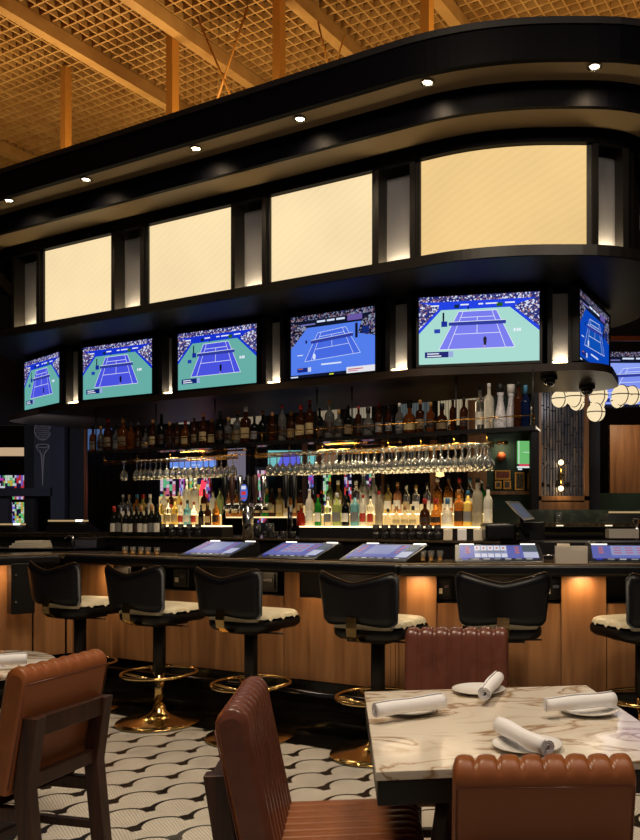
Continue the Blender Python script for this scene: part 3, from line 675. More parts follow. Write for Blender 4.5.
def bottle(px, d, z, shape, h, glass, cap, lab, label, group, name='liquor_bottle'):
    key = (shape, glass, cap, lab, name)
    if key not in PROTO:
        e = 5 if shape == 'square' else 2; n = 14
        m = MB(); m.lathe(SH[shape], (0, 0, 0), n, e); b = m.build(name, glass if glass.startswith('cer') else 'bottle_'+glass, None, False)
        c0, cr = CAPH[shape]; m = MB(); m.lathe([(cr, c0-.002), (cr, .99), (cr*.8, 1.0), (.0001, 1.0)], (0, 0, 0), 10); m.build('cap', 'cap_'+cap, b, False)
        if lab:
            r = SH[shape][2][0]*1.015 if shape not in ('squat', 'cone') else (SH[shape][3][0]*1.02 if shape == 'squat' else .134)
            m = MB(); vs = []
            for j in range(9):
                t = -PI/2-1.1+2.2*j/8; ct, st = math.cos(t), math.sin(t); k = (abs(ct)**e+abs(st)**e)**(-1/e)
                vs += [(r*k*ct, r*k*st, .14 if shape != 'cone' else .05), (r*k*ct, r*k*st, .42 if shape != 'squat' else .34)]
            m.add(vs, [(2*j, 2*j+2, 2*j+3, 2*j+1) for j in range(8)], True); m.build('paper_label', 'lab_'+lab, b, False)
        PROTO[key] = b; o = b
    else: o = copy_tree(PROTO[key])
    o.location = XD(px, d, z); o.scale = (h, h, h); o.rotation_euler = (0, 0, BROT*.5)
    tag(o, label, 'bottle', group); return o
gk = ['dark_amber', 'dark_amber', 'shaded_clear', 'dark_amber', 'black', 'shaded_clear', 'black', 'shaded_amber', 'dark_amber', 'shaded_clear']  # upper shelf glass: the dim light there is put into darker colours
capk = ['black', 'cork', 'gold', 'black', 'red', 'white']; labk = ['white', 'cream', 'dark', 'cream', 'lab', None]
COLN = {'shaded_clear': 'clear', 'shaded_amber': 'amber', 'amber': 'amber', 'dark_amber': 'dark brown', 'clear': 'clear', 'black': 'black', 'frosted': 'frosted white', 'yellow': 'yellow', 'green': 'green', 'pale_green': 'pale green', 'blue': 'pale blue', 'wine': 'dark', 'peach': 'peach', 'red': 'red', 'deep_blue': 'deep blue', 'grey': 'grey'}
rng = random.Random(11); x = 93.0; up = []
while x < 474:
    tall = 1 if rng.random() < .18 else 0
    up.append((x, rng.choice(['round', 'square', 'squat', 'tall', 'round', 'square']), .25+rng.random()*.05+tall*.06, rng.choice(gk), rng.choice(capk), rng.choice(['dark', 'cream', 'dark', 'label_dim', 'grey', None])))
    x += 7.2+ (x-93)/380*4.2 + rng.uniform(-.6, .8)
up += [(480, 'tall', .37, 'clear', 'black', 'white'), (489, 'tall', .37, 'frosted', 'white', None), (500.5, 'talavera', .36, 'ceramic_white', 'black', None), (511, 'talavera', .36, 'ceramic_white', 'white', None), (518.5, 'tall', .36, 'dark_amber', 'black', None), (525.5, 'wine', .33, 'deep_blue', 'blue', None), (531, 'square', .17, 'clear', 'white', None)]
for i, (px, sh, h, g, c, l) in enumerate(up):
    cn = 'blue and white ceramic' if g == 'ceramic_white' else COLN[g]
    if sh == 'squat': h *= .86
    bottle(px, 5.80 if i % 3 else 5.88, 2.101, sh, h, g, c, l, '%s bottle on the hanging shelf, %s from the left' % (cn, ordn(i)), 'bottles on the hanging shelf')
# lower tiers: (px, shape, height, glass, cap, label)
F1 = [(161, 'round', .25, 'yellow', 'white', 'white'), (168.5, 'square', .26, 'clear', 'gold', 'cream'), (175, 'round', .27, 'yellow', 'cork', 'cream'), (181, 'round', .23, 'frosted', 'red', 'red'), (187.5, 'square', .25, 'blue', 'black', 'white'), (194, 'round', .23, 'clear', 'red', 'red'), (201, 'round', .20, 'black', 'black', 'dark'), (208, 'square', .22, 'dark_amber', 'gold', 'cream'), (216, 'square', .24, 'amber', 'gold', 'dark'),
      (301, 'squat', .20, 'red', 'gold', None), (309.5, 'tall', .33, 'frosted', 'white', 'white'), (318, 'tall', .28, 'green', 'red', 'white'), (328, 'square', .26, 'clear', 'white', 'grey'), (337, 'square', .29, 'pale_green', 'white', 'grey'), (345.5, 'round', .27, 'black', 'black', 'white'), (355, 'square', .29, 'blue', 'black', 'lab' if 0 else 'grey'), (363, 'tall', .27, 'frosted', 'red', 'red'), (370.5, 'tall', .26, 'clear', 'black', 'red'), (379, 'tall', .30, 'grey', 'red', None), (388, 'squat', .15, 'clear', 'black', None), (396.5, 'squat', .17, 'clear', 'cork', 'cream'), (405, 'squat', .17, 'clear', 'cork', 'cream'), (413, 'squat', .17, 'clear', 'black', 'cream'), (425, 'squat', .23, 'dark_amber', 'red', 'dark'), (436, 'squat', .23, 'amber', 'red', 'dark'), (447.5, 'squat', .23, 'frosted', 'blue', 'white'), (459, 'square', .30, 'amber', 'cork', 'dark'), (468, 'square', .29, 'yellow', 'blue', 'grey'), (477.5, 'tall', .39, 'grey', 'black', None), (488, 'tall', .33, 'frosted', 'black', 'white')]
B1_ = [(164, 'round', .25, 'frosted', 'cork', 'cream'), (171, 'tall', .25, 'dark_amber', 'black', 'red'), (179, 'square', .24, 'yellow', 'white', 'white'), (187, 'tall', .36, 'frosted', 'white', None), (195, 'tall', .37, 'frosted', 'white', None), (204, 'round', .26, 'dark_amber', 'black', 'cream'), (213, 'round', .25, 'frosted', 'black', None), (220, 'round', .27, 'pale_green', 'green' if 0 else 'black', None),
       (300, 'round', .24, 'dark_amber', 'black', 'cream'), (312, 'round', .25, 'dark_amber', 'black', 'cream'), (321, 'round', .22, 'black', 'red', 'dark'), (329.5, 'tall', .30, 'pale_green', 'red', 'cream'), (338, 'round', .31, 'yellow', 'white', 'white'), (347, 'round', .24, 'black', 'gold', 'cream'), (356, 'square', .31, 'clear', 'white', 'white'), (364, 'tall', .38, 'frosted', 'white', None), (373, 'tall', .36, 'frosted', 'white', None), (380.5, 'tall', .26, 'grey', 'black', None), (388, 'round', .27, 'yellow', 'black', 'white'), (397.5, 'round', .28, 'peach', 'cork', 'white'), (406.5, 'round', .25, 'clear', 'white', 'cream'), (416, 'square', .25, 'clear', 'gold', 'white'), (427, 'round', .27, 'clear', 'black', 'white'), (437.5, 'round', .31, 'amber', 'grey' if 0 else 'white', None), (448.5, 'round', .32, 'amber', 'black', 'white'), (459.5, 'round', .30, 'amber', 'red', 'cream'), (470, 'round', .30, 'clear', 'blue', 'white'), (482, 'tall', .28, 'green', 'white', None)]
for nm, L_, d, z, ph in (('front', F1, 5.74, 1.3265, 'front glowing step'), ('rear', B1_, 5.95, 1.4355, 'rear glowing step')):
    for i, (px, sh, h, g, c, l) in enumerate(L_):
        side = 'left' if px < 260 else 'right'; n0 = len([1 for q_ in L_ if q_[0] < 260]); k = i if side == 'left' else i-n0
        bottle(px, d, z, sh, h*(1.0 if nm == 'front' else .98), g, c, l, '%s bottle on the %s step, %s from left, %s of the taps' % (COLN[g], nm, ordn(k), side), 'bottles on the %s step %s' % (nm, side))
for i, (px, h, c, l, g) in enumerate(((114, .30, 'red', 'white', 'wine'), (119, .31, 'black', 'grey', 'wine'), (126, .29, 'black', 'white', 'wine'), (131.5, .29, 'black', 'white', 'wine'), (136.5, .30, 'black', 'dark', 'wine'), (141, .30, 'cork', 'white', 'wine'), (146.5, .29, 'black', 'white', 'wine'), (151.5, .31, 'cork', 'grey', 'wine'), (157.5, .31, 'black', 'white', 'wine'))):
    bottle(px, 5.56, 1.221, 'wine', h, g, c, l, 'dark wine bottle in the cluster left of the lit steps, %s from the left' % ordn(i), 'wine bottles', 'wine_bottle')
for i, (px, sh, g, c) in enumerate(((123, 'tall', 'clear', 'white'), (129, 'tall', 'clear', 'cork'), (137, 'square', 'amber', 'blue'), (143, 'square', 'yellow', 'red'), (150, 'round', 'frosted', 'white'))):
    bottle(px, 5.98, 1.3425, sh, .31, g, c, 'white', '%s bottle standing behind the wine bottles, %s from the left' % (COLN[g], ordn(i)), 'bottles behind the wine')
for i, (px, sh, g, c) in enumerate(((229, 'round', 'peach', 'black'), (237, 'squat', 'amber', 'black'), (256, 'squat', 'dark_amber', 'gold'), (266, 'squat', 'green', 'gold'), (272, 'round', 'dark_amber', 'black'), (279.5, 'round', 'yellow', 'gold'), (287, 'round', 'frosted', 'black'), (293, 'square', 'amber', 'black'))):
    bottle(px, 6.0, 1.4125, sh, .27, g, c, 'cream', '%s bottle on the low lit shelf behind the beer taps, %s from the left' % (COLN[g], ordn(i)), 'bottles behind the taps')
# beer taps
tp = thing('beer_tower', 'chrome beer tower with a row of tall dark tap handles', 'beer tower', XD(248, 5.55, 1.22))
m = MB(); m.tube([XD(248, 5.55, 1.22), XD(248, 5.55, 1.50)], .05, 16); m.build('column', 'steel', tp)
m = MB(); m.tube([XD(226, 5.55, 1.50), XD(270, 5.55, 1.50)], .035, 12); m.build('manifold', 'steel', tp)
for i, px in enumerate((229, 236, 244, 252, 259, 267)):
    p = XD(px, 5.50, 1.50); m = MB(); m.tube([p, p-N*.06, p-N*.08+Vector((0, 0, -.06))], .009, 8); fa = m.build('faucet', 'steel', tp)
    m = MB(); q_ = p-N*.05; m.tube([q_, q_+Vector((0, 0, .05)), q_+Vector((0, 0, .12)), q_+Vector((0, 0, .26)), q_+Vector((0, 0, .28))], [.009, .012, .024, .028, .012], 8); m.build('tap_handle', ('black_plastic', 'walnut', 'lab_red' if 0 else 'steel')[i % 3], tp)
p = XD(244.5, 5.40, 1.62); m = MB(); m.cur = 0; vs = [(p.x+U.x*.036*math.cos(a_*PI/10), p.y+U.y*.036*math.cos(a_*PI/10), p.z+.075*math.sin(a_*PI/10)) for a_ in range(20)]
m.add(vs+[(v[0]-N.x*.012, v[1]-N.y*.012, v[2]) for v in vs], [tuple(range(20)), tuple(range(20, 40))]+[(i, (i+1) % 20, 20+(i+1) % 20, 20+i) for i in range(20)])
def dband(mb, k, z0, z1):
    mb.cur = k; a, b = p-N*.013-U*.026, p-N*.013+U*.026; mb.add([(a.x, a.y, z0), (b.x, b.y, z0), (b.x, b.y, z1), (a.x, a.y, z1)], [(0, 1, 2, 3)])
dband(m, 1, p.z-.02, p.z+.012); dband(m, 1, p.z-.055, p.z-.045); dband(m, 2, p.z+.03, p.z+.06); m.build('tap_medallion', [E((80, 110, 210), .8), E((220, 60, 60), .8), E((225, 230, 240), .9)], tp)
t2 = thing('tap_tower', 'second slim tap tower with two dark handles left of the malt bottles', 'beer tower', XD(290, 5.52, 1.22))
m = MB(); m.tube([XD(290, 5.52, 1.22), XD(290, 5.52, 1.5)], .022, 12); m.build('column', 'dark_chrome', t2)
for px in (286, 294):
    p = XD(px, 5.5, 1.48); m = MB(); m.tube([p, p+Vector((0, 0, .1)), p+Vector((0, 0, .28)), p+Vector((0, 0, .30))], [.01, .022, .028, .012], 8); m.build('tap_handle', 'black_plastic', t2)
# rows of upturned tumblers below the steps
gp = None; tl = []
for a_, b_, dd, zz, gname in ((163, 200, 5.60, 1.221, 'left of the beer tower'), (266, 300, 5.52, 1.221, 'right of the beer tower'), (376, 446, 5.56, 1.221, 'under the right lit step')):
    x = a_
    while x < b_:
        for lv in (0, 1):
            if gp is None:
                m = MB(); m.lathe([(.026, 0), (.030, .04), (.028, .06), (.0001, .06)], (0, 0, 0), 12); gp = m.build('tumbler', 'smoke_glass', None, False); o = gp
            else: o = gp.copy(); COL.objects.link(o)
            if lv and gname.startswith('right'): continue
            o.location = XD(x, dd, zz+lv*.0605); tag(o, 'clear upturned tumbler stacked on the deck %s, %s layer' % (gname, 'upper' if lv else 'lower'), 'glass', 'tumblers %s, layer %d' % (gname, lv+1))
        x += 8.8
o = None
for i, (px, w_) in enumerate(((448, .07), (462, .07), (480, .10))):
    m = MB(); m.box((0, 0, .045), (w_, .07, .09)); o = m.build('bar_caddy', 'paper' if i != 1 else 'linen', None, False, bevel=.006); o.location = XD(px, 5.54, 1.221); tag(o, 'small pale box on the deck below the right step, %s of three' % ordn(i), 'box', 'pale boxes on the deck')
for i, px in enumerate((257, 270)): tumbler('pint_glass', 'dark pint glass by the chrome beer tower, %s of two' % ordn(i), XD(px, 5.45+.02, 1.221), .035, .13, 'smoke_glass', 'pint glasses')
# point of sale
ps = thing('pos_terminal', 'black point of sale tablet tilted on its stand at the right end of the bottles', 'terminal', W(528, 541, 6.0))
m = MB()
P_ = [W(505.5, 501, 6.02), W(519, 501.5, 6.0), W(535, 519, 5.9), W(524, 520.5, 5.92)]
nrm = (P_[1]-P_[0]).cross(P_[3]-P_[0]).normalized(); nrm = nrm if nrm.y > 0 else -nrm
def slab(pts, th): 
    mb = MB(); q_ = [p_+nrm*th for p_ in pts]; mb.add(pts+q_, [(0, 1, 2, 3), (4, 5, 6, 7), (0, 1, 5, 4), (1, 2, 6, 5), (2, 3, 7, 6), (3, 0, 4, 7)], False); return mb
slab(P_, .02).build('tablet_case', 'black_plastic', ps)
cen = sum(P_, Vector())/4; slab([cen+(p_-cen)*.74-nrm*.003 for p_ in P_], .002).build('screen', E((74, 88, 112), .55), ps)
m = MB(); m.tube([cen+nrm*.02, cen+nrm*.05+Vector((0, 0, -.10)), W(528, 536, 6.0)], .018, 8); m.build('stand_arm', 'black_plastic', ps)
m = MB(); c_ = W(532, 531, 6.1); m.box(c_, (.18, .2, .14), -.2); ob = m.build('receipt_printer', 'black_plastic', None, bevel=.008); tag(ob, 'boxy black receipt printer beside the tilted tablet', 'printer')
m = MB(); m.cur = 0; c_ = W(532, 531, 6.1)
m = MB(); m.box(W(498, 532, 6.1), (.24, .25, .14), .15); ob = m.build('card_reader_box', 'black_plastic', None, bevel=.03); tag(ob, 'low black covered box left of the receipt printer', 'box')
# back counter under the terminal, closing the island on the right
m = MB(); m.prism([(.50, 5.85), (1.9, 5.95), (1.95, 6.5), (.66, 6.45)], 0, 1.215); ob = m.build('service_cabinet', 'black_satin'); tag(ob, 'low black service cabinet under the sales terminal', 'cabinet')

# ================================================================== BAR STOOLS
def stool_back():
    m = MB(); nx, nz = 28, 10; w = .275
    def top(u): a = abs(u); return 1.022+.062*min(1, (a/.86))**1.2 - (max(0, a-.84)/.16)**2*.028
    def bot(u): a = abs(u); return .790-.016*min(1, a/.6)+(max(0, a-.86)/.14)**2*.028
    vs = []
    for side in (0, 1):
        for i in range(nx+1):
            u = -1+2*i/nx
            for j in range(nz+1):
                v = j/nz; z = bot(u)+(top(u)-bot(u))*v; x = u*w*(.90+.10*v)
                ed = min(1, min(1-abs(u), .0+min(v, 1-v)*1.0)*9); bul = .026*math.sqrt(max(0, 1-(1-ed)**2))
                y = -.235-.03*v+.055*abs(u)**2.2
                vs.append((x, y+(bul if side else -bul), z))
    K = (nx+1)*(nz+1); id_ = lambda s_, i, j: s_*K+i*(nz+1)+j; fs = []
    for i in range(nx):
        for j in range(nz):
            fs += [(id_(0, i, j), id_(0, i+1, j), id_(0, i+1, j+1), id_(0, i, j+1)), (id_(1, i, j+1), id_(1, i+1, j+1), id_(1, i+1, j), id_(1, i, j))]
    for i in range(nx):
        for j in (0, nz): fs.append((id_(0, i, j), id_(0, i+1, j), id_(1, i+1, j), id_(1, i, j)))
    for j in range(nz):
        for i in (0, nx): fs.append((id_(0, i, j), id_(0, i, j+1), id_(1, i, j+1), id_(1, i, j)))
    m.add(vs, fs, True)
    pts = [((-1+2*i/nx)*w*1.0, -.268+.055*abs(-1+2*i/nx)**2.2+.0, top(-1+2*i/nx)+.001) for i in range(1, nx)]
    return m, pts
def make_stool():
    t = thing('bar_stool', 'x', 'bar stool')
    m = MB(); m.lathe([(.0001, 0), (.278, 0), (.285, .006), (.280, .012), (.22, .020), (.13, .034), (.075, .055), (.046, .085), (.034, .12)], (0, 0, 0), 40); m.build('base_disc', 'polished_brass', t, False)
    m = MB(); m.tube([(0, 0, .10), (0, 0, .35)], .031, 20); m.build('lower_column', 'polished_brass', t, False)
    m = MB(); m.tube([(0, 0, .34), (0, 0, .68)], .042, 20); m.build('upper_column', 'black_satin', t, False)
    m = MB(); n = 40; m.tube([(.245*math.cos(2*PI*k/n), .245*math.sin(2*PI*k/n), .335) for k in range(n)], .0105, 8, closed=True); m.build('foot_ring', 'polished_brass', t, False)
    for a in (-.5, .5, PI-.5, PI+.5):
        m = MB(); m.tube([(.03*math.cos(a), .03*math.sin(a), .285), (.13*math.cos(a), .13*math.sin(a), .305), (.243*math.cos(a), .243*math.sin(a), .335)], .0085, 8); m.build('ring_strut', 'polished_brass', t, False)
    m = MB(); m.box((0, 0, .677), (.26, .26, .02)); m.tube([(.10, .0, .665), (.24, .02, .665)], .006, 6); m.build('swivel_plate', 'black_plastic', t, False)
    # seat: black shell, cream channelled top
    sh = [(x, y) for x, y in fillet([(-.235, -.20), (.235, -.20), (.225, .26), (-.225, .26)], [.12, .12, .07, .07], 8)]
    m = MB(); k = len(sh); prof = [(.72, .685), (.90, .69), (.985, .71), (1.0, .735), (.985, .75)]; vs = [(x*s_, y*s_, z) for s_, z in prof for x, y in sh]
    m.add(vs, [(i*k+j, i*k+(j+1) % k, (i+1)*k+(j+1) % k, (i+1)*k+j) for i in range(len(prof)-1) for j in range(k)], True); m.add([(x*.72, y*.72, .685) for x, y in sh], [tuple(range(k))[::-1]], False)
    m.build('seat_shell', 'black_leather', t, False)
    m = MB(); nx, ny = 64, 20; vs = []
    for i in range(nx+1):
        u = -1+2*i/nx
        for j in range(ny+1):
            v = -1+2*j/ny; x = u*.236; y = .03+v*.232
            r_ = (abs(u)**4+abs(v)**4)**.25; sc_ = max(abs(u), abs(v), 1e-6)/max(r_, 1e-6); x *= sc_; y = .03+(y-.03)*sc_
            ed = max(abs(u), abs(v)); ch = abs(math.sin(v*PI*4)); z = .753+.038*math.sqrt(max(0, 1-ed**7))+.016*ch**.4
            vs.append((x, y, z))
    m.add(vs, [(i*(ny+1)+j, (i+1)*(ny+1)+j, (i+1)*(ny+1)+j+1, i*(ny+1)+j+1) for i in range(nx) for j in range(ny)], True); m.build('seat_pad', 'cream_leather', t, False)
    m, pts = stool_back(); b = m.build('backrest', 'black_leather', t, False)
    m = MB(); m.tube(pts, .0028, 6); m.build('stitched_piping', 'stitch', b, False)
    m = MB(); hw = .034; prof = [(-.275, .83), (-.280, .77), (-.274, .72), (-.235, .690), (-.10, .682)]
    vs = [(sx*hw, y+dy, z) for dy in (0, .008) for y, z in prof for sx in (-1, 1)]; k = len(prof)
    fs = [(2*i, 2*i+1, 2*i+3, 2*i+2) for i in range(k-1)]+[(2*k+2*i, 2*k+2*i+2, 2*k+2*i+3, 2*k+2*i+1) for i in range(k-1)]+[(2*i, 2*i+2, 2*k+2*i+2, 2*k+2*i) for i in range(k-1)]+[(2*i+1, 2*k+2*i+1, 2*k+2*i+3, 2*i+3) for i in range(k-1)]
    m.add(vs, fs, False); m.build('back_bracket', 'polished_brass', t, False)
    return t
st0 = make_stool()
for i, (x, y, rz, lb) in enumerate(((-2.70, 5.84, BROT, 'black and brass bar stool nearest the left wing of the counter'), (-1.98, 5.45, BROT, 'black and brass bar stool whose whole gleaming base disc shows, second from left'), (-1.266, 5.09, BROT, 'black and brass bar stool behind the leather chair seen from its side'), (-.425, 4.72, BROT, 'black and brass bar stool beside the left edge of the marble table'), (.305, 4.74, -.03, 'black bar stool facing straight to the card console behind the marble table'), (1.13, 4.70, .42, 'black bar stool turned left and cut off by the right edge'))):
    o = st0 if i == 0 else copy_tree(st0); o.location = (x, y, .0045 if i != 9 else 0); o.rotation_euler = (0, 0, rz); o['label'] = lb; o['group'] = 'bar stools along the counter'
# ================================================================== DINING CHAIRS
def channel_slab(mb, w, H, T, n, bump, axis='v'):
    """slab standing on z=0, front towards +y, with n padded channels; rounded top"""
    nx = n*8; prof = []
    for k in range(9): prof.append((T/2, H*k/8*(1-T/2/H), 1, 0))
    for k in range(1, 9): a = PI*k/8; prof.append((T/2*math.cos(a), H-T/2+T/2*math.sin(a), max(0, math.cos(a)*.5+.5), math.sin(a)))
    for k in range(1, 9): prof.append((-T/2, (H-T/2)*(1-k/8), 0, 0))
    vs = []; P = len(prof)
    for i in range(nx+1):
        u = i/nx; x = (u-.5)*w; c = abs(math.sin(u*PI*n)) ** .32; e = 1-max(0, (abs(u-.5)*2-.94)/.06)**2*.25
        for y, z, fb, tb in prof: vs.append((x, y*e+bump*c*fb-bump*.6*fb, z+bump*1.1*c*tb-bump*.6*tb-(1-e)*.06*tb))
    mb.add(vs, [(i*P+j, i*P+j+1, (i+1)*P+j+1, (i+1)*P+j) for i in range(nx) for j in range(P-1)], True)
    mb.add([vs[j] for j in range(P)], [tuple(range(P))], False); mb.add([vs[nx*P+j] for j in range(P)], [tuple(range(P))[::-1]], False)
def make_chair(label, loc, rz, w=.46, top=.87, front='tan_leather', n=8, rail=.70):
    t = thing('dining_chair', label, 'chair', loc, rz, 'channelled leather dining chairs')
    lean = .20
    m = MB(); m.X = Matrix.Translation((0, -.175, .44)) @ Matrix.Rotation(lean, 4, 'X'); channel_slab(m, w, (top-.44)/math.cos(lean), .085, n, .011)
    # rear skin in smooth leather
    b = m.build('backrest', [front, 'rear_leather'], t, False)
    for p in b.data.polygons:
        if p.normal.y < -.55: p.material_index = 1
    m = MB(); m.X = Matrix.Translation((0, -.175, .44)) @ Matrix.Rotation(lean, 4, 'X'); hz = (top-.44)/math.cos(lean)-.045
    m.tube([(-w/2+.006, -.043, .02), (-w/2+.006, -.0435, hz), (w/2-.006, -.0435, hz), (w/2-.006, -.043, .02)], .0022, 5); m.build('seam', 'oxblood_leather', b, False)
    sm = MB(); X = Matrix(((1, 0, 0, 0), (0, 0, 1, -.15), (0, 1, 0, .425), (0, 0, 0, 1))); sm.X = X; channel_slab(sm, w-.01, .42, .09, n, .010); sm.build('seat', 'tan_leather', t, False)
    hx = w/2-.04
    for sx in (-1, 1):
        m = MB(); m.add([(sx*hx+a, y+b_, z) for z, y in ((0, -.31), (.45, -.262), (rail, -.300)) for a, b_ in ((-.024, -.03), (.024, -.03), (.024, .03), (-.024, .03))],
            [(i*4+j, i*4+(j+1) % 4, i*4+4+(j+1) % 4, i*4+4+j) for i in range(2) for j in range(4)]+[(3, 2, 1, 0), (8, 9, 10, 11)], False); m.build('rear_leg', 'walnut', t, False, bevel=.004)
        m = MB(); m.add([(sx*hx+a, .24+b_, z) for z, k in ((0, .016), (.38, .024)) for a, b_ in ((-k, -k), (k, -k), (k, k), (-k, k))], [(j, (j+1) % 4, 4+(j+1) % 4, 4+j) for j in range(4)]+[(3, 2, 1, 0), (4, 5, 6, 7)], False); m.build('front_leg', 'walnut', t, False, bevel=.004)
        m = MB(); m.box((sx*hx, -.01, .36), (.034, .5, .05)); m.build('side_rail', 'walnut', t, False, bevel=.004)
    m = MB(); m.box((0, -.296, rail-.035), (2*hx-.03, .035, .07)); m.build('top_rail', 'walnut', t, False, bevel=.004)
    m = MB(); m.box((0, -.262, .47), (2*hx-.03, .035, .05)); m.build('lower_rail', 'walnut', t, False, bevel=.004)
    m = MB(); m.box((0, .0, .20), (2*hx-.03, .03, .03)); m.box((-hx, -.02, .20), (.025, .5, .03)); m.box((hx, -.02, .20), (.025, .5, .03)); m.build('stretcher', 'walnut', t, False)
    return t
make_chair('tan leather dining chair with its wooden rear frame showing, at the round table', (-1.68, 3.0, .0), 1.33, .435, .87)
make_chair('reddish leather dining chair seen from the side, left of the marble table', (-.352, 2.375, 0), -1.46, .47, .875, 'oxblood_leather', 9)
make_chair('reddish leather dining chair at the far side of the marble table', (.022, 3.02, 0), PI-.02, .42, .935, 'oxblood_leather', 7)
make_chair('brown leather dining chair nearest the camera, seen from behind', (.198, 2.02, 0), .03, .40, .855, 'tan_leather', 8, .63)
# ================================================================== TABLES
TR = .137
tb = thing('dining_table', 'square dining table with cream veined marble top and dark wood base', 'table', (.165, 2.487, 0), TR)
m = MB(); m.box((0, 0, .748), (.83, .93, .024)); m.build('marble_top', 'marble', tb, False, bevel=.003)
m = MB(); m.box((0, 0, .704), (.822, .922, .062)); m.build('apron', 'black_frame', tb, False, bevel=.003)
for sx, sy in ((-1, -1), (1, -1), (-1, 1), (1, 1)):
    m = MB(); m.bar((sx*.20, sy*.20, .002), (sx*.12, sy*.12, .675), .09, .055); m.build('leg', 'walnut', tb, False, bevel=.004)
m = MB(); m.box((0, 0, .36), (.22, .22, .05)); m.build('cross_brace', 'walnut', tb, False, bevel=.004)
rt = thing('round_table', 'small round table with pale marble top cut off by the left edge', 'table', (-2.13, 3.42, 0))
m = MB(); m.lathe([(.0001, .735), (.39, .735), (.40, .74), (.40, .755), (.392, .76), (.0001, .76)], (0, 0, 0), 48); m.build('marble_top', 'marble', rt, False)
m = MB(); m.tube([(0, 0, .03), (0, 0, .735)], .04, 16); m.build('pedestal', 'black_satin', rt, False)
m = MB(); m.lathe([(.0001, 0), (.25, 0), (.25, .012), (.05, .03), (.0001, .03)], (0, 0, 0), 32); m.build('base_disc', 'black_satin', rt, False)
def plate(px, py, lb, r=.095):
    p = G(px, py, .76); m = MB(); m.lathe([(.0001, 0), (.055, 0), (.06, .003), (r, .014), (r+.001, .017), (r-.004, .016), (.062, .007), (.0001, .005)], (0, 0, 0), 40)
    o = m.build('side_plate', 'china'); o.location = (p.x, p.y, .7603); tag(o, lb, 'plate', 'side plates on the marble table')
def napkin(a, b, lb, z=.7785, r=.026, grp='rolled napkins on the marble table'):
    p0, p1 = G(*a, z+.015), G(*b, z+.015); p0.z = p1.z = z+r; d = (p1-p0); L = d.length; d.normalize(); s_ = Vector((-d.y, d.x, 0)); up_ = Vector((0, 0, 1))
    m = MB(); n = 46; K = 13; sec = []
    for i in range(n+1):
        t = i/n; a_ = -.6+t*2*PI*3.3; rr = .006+(r-.006)*t**.8; sec.append((rr*math.cos(a_), rr*math.sin(a_)))
    vs = []
    for k in range(K):
        u = k/(K-1); f = 1+.05*math.sin(u*9+px_seed[0])-.10*(1-u)
        sh = .003*math.sin(u*5)
        for x_, y_ in sec: vs.append(p0+d*L*u+s_*(x_*f+sh)+up_*y_*f)
    N1 = n+1; m.add(vs, [(k*N1+i, k*N1+i+1, (k+1)*N1+i+1, (k+1)*N1+i) for k in range(K-1) for i in range(n)], True); px_seed[0] += 2
    o = m.build('rolled_napkin', 'linen'); so = o.modifiers.new('cloth', 'SOLIDIFY'); so.thickness = .0022; tag(o, lb, 'napkin', grp)
px_seed = [0.0]
plate(410, 712, 'white side plate at the left side of the marble table'); plate(478.5, 692.5, 'white side plate at the far side of the marble table'); plate(589, 713, 'white side plate at the right side of the marble table'); plate(527, 748.5, 'white side plate nearest the brown chair on the marble table')
napkin((375, 714), (443, 704), 'rolled white napkin lying across the left plate'); napkin((484.5, 697), (497.5, 680), 'rolled white napkin standing out towards the far chair'); napkin((546, 709), (613, 702), 'rolled white napkin lying across the right plate'); napkin((548, 752), (500, 729), 'rolled white napkin on the plate nearest the camera')
p = G(18, 662, .76); m = MB(); m.lathe([(.0001, 0), (.055, 0), (.095, .014), (.09, .016), (.0001, .005)], (0, 0, 0), 32); o = m.build('side_plate', 'china'); o.location = (-2.25, 3.42, .7603); tag(o, 'white side plate on the round table at the left edge', 'plate')
napkin((-18, 664), (27, 661), 'rolled white napkin on the round table at the left edge', grp='napkin on the round table', r=.026)
for k_, (x_, y_) in enumerate(((-.055, .0),)):
    pass
# ================================================================== BEYOND THE BAR
def slabpx(name, x0, y0, x1, y1, Y, mt, th=.04, parent=None, bevel=0, dy=0):
    a, b = W(x0, y1, Y), W(x1, y0, Y); m = MB(); m.box(((a.x+b.x)/2, Y+th/2+dy, (a.z+b.z)/2), (b.x-a.x, th, b.z-a.z)); return m.build(name, mt, parent, bevel=bevel)
# right side
o = slabpx('wall_green', 484, 380, 536, 640, 11.6, 'green_wall', .1); o['kind'] = 'structure'
o = slabpx('trim_2', 480, 491, 536, 494.5, 11.5, 'oak_veneer', .06); o['kind'] = 'structure'
o = slabpx('trim_3', 468, 400, 487, 530, 11.5, 'oak_veneer', .1); o['kind'] = 'structure'
t = thing('basketball', 'orange basketball mounted on the green wall', 'basketball', W(501.5, 456.5, 11.52)); m = MB(); m.sphere((0, 0, 0), .066, 20, 14); m.build('ball', 'basketball', t, False); m = MB(); m.tube([(.067*math.cos(2*PI*k/24), 0, .067*math.sin(2*PI*k/24)) for k in range(24)], .002, 5, True); m.build('seam', 'black_plastic', t, False)
t = thing('picture_light', 'small brass picture light above the basketball', 'light', W(503, 443, 11.5)); m = MB(); m.tube([W(497, 443, 11.42), W(508, 443, 11.42)], .03, 10); m.build('shade', 'brass', t); m = MB(); m.tube([W(503, 443, 11.6), W(503, 441.5, 11.45)], .01, 6); m.build('arm', 'brass', t)
lamp('AREA', W(502, 444.5, 11.42), 1.6, (1, .82, .5), .12, W(503, 470, 11.7))
t = thing('television', 'bright television with a green football pitch on the green wall', 'television', W(524, 472, 11.55))
slabpx('casing', 516, 440, 532, 470.5, 11.52, 'black_plastic', .05, t); m = MB(); mats = [E((110, 190, 110), .9), E((225, 240, 230), .9), E((220, 60, 90), .9), E((220, 235, 240), .9)]
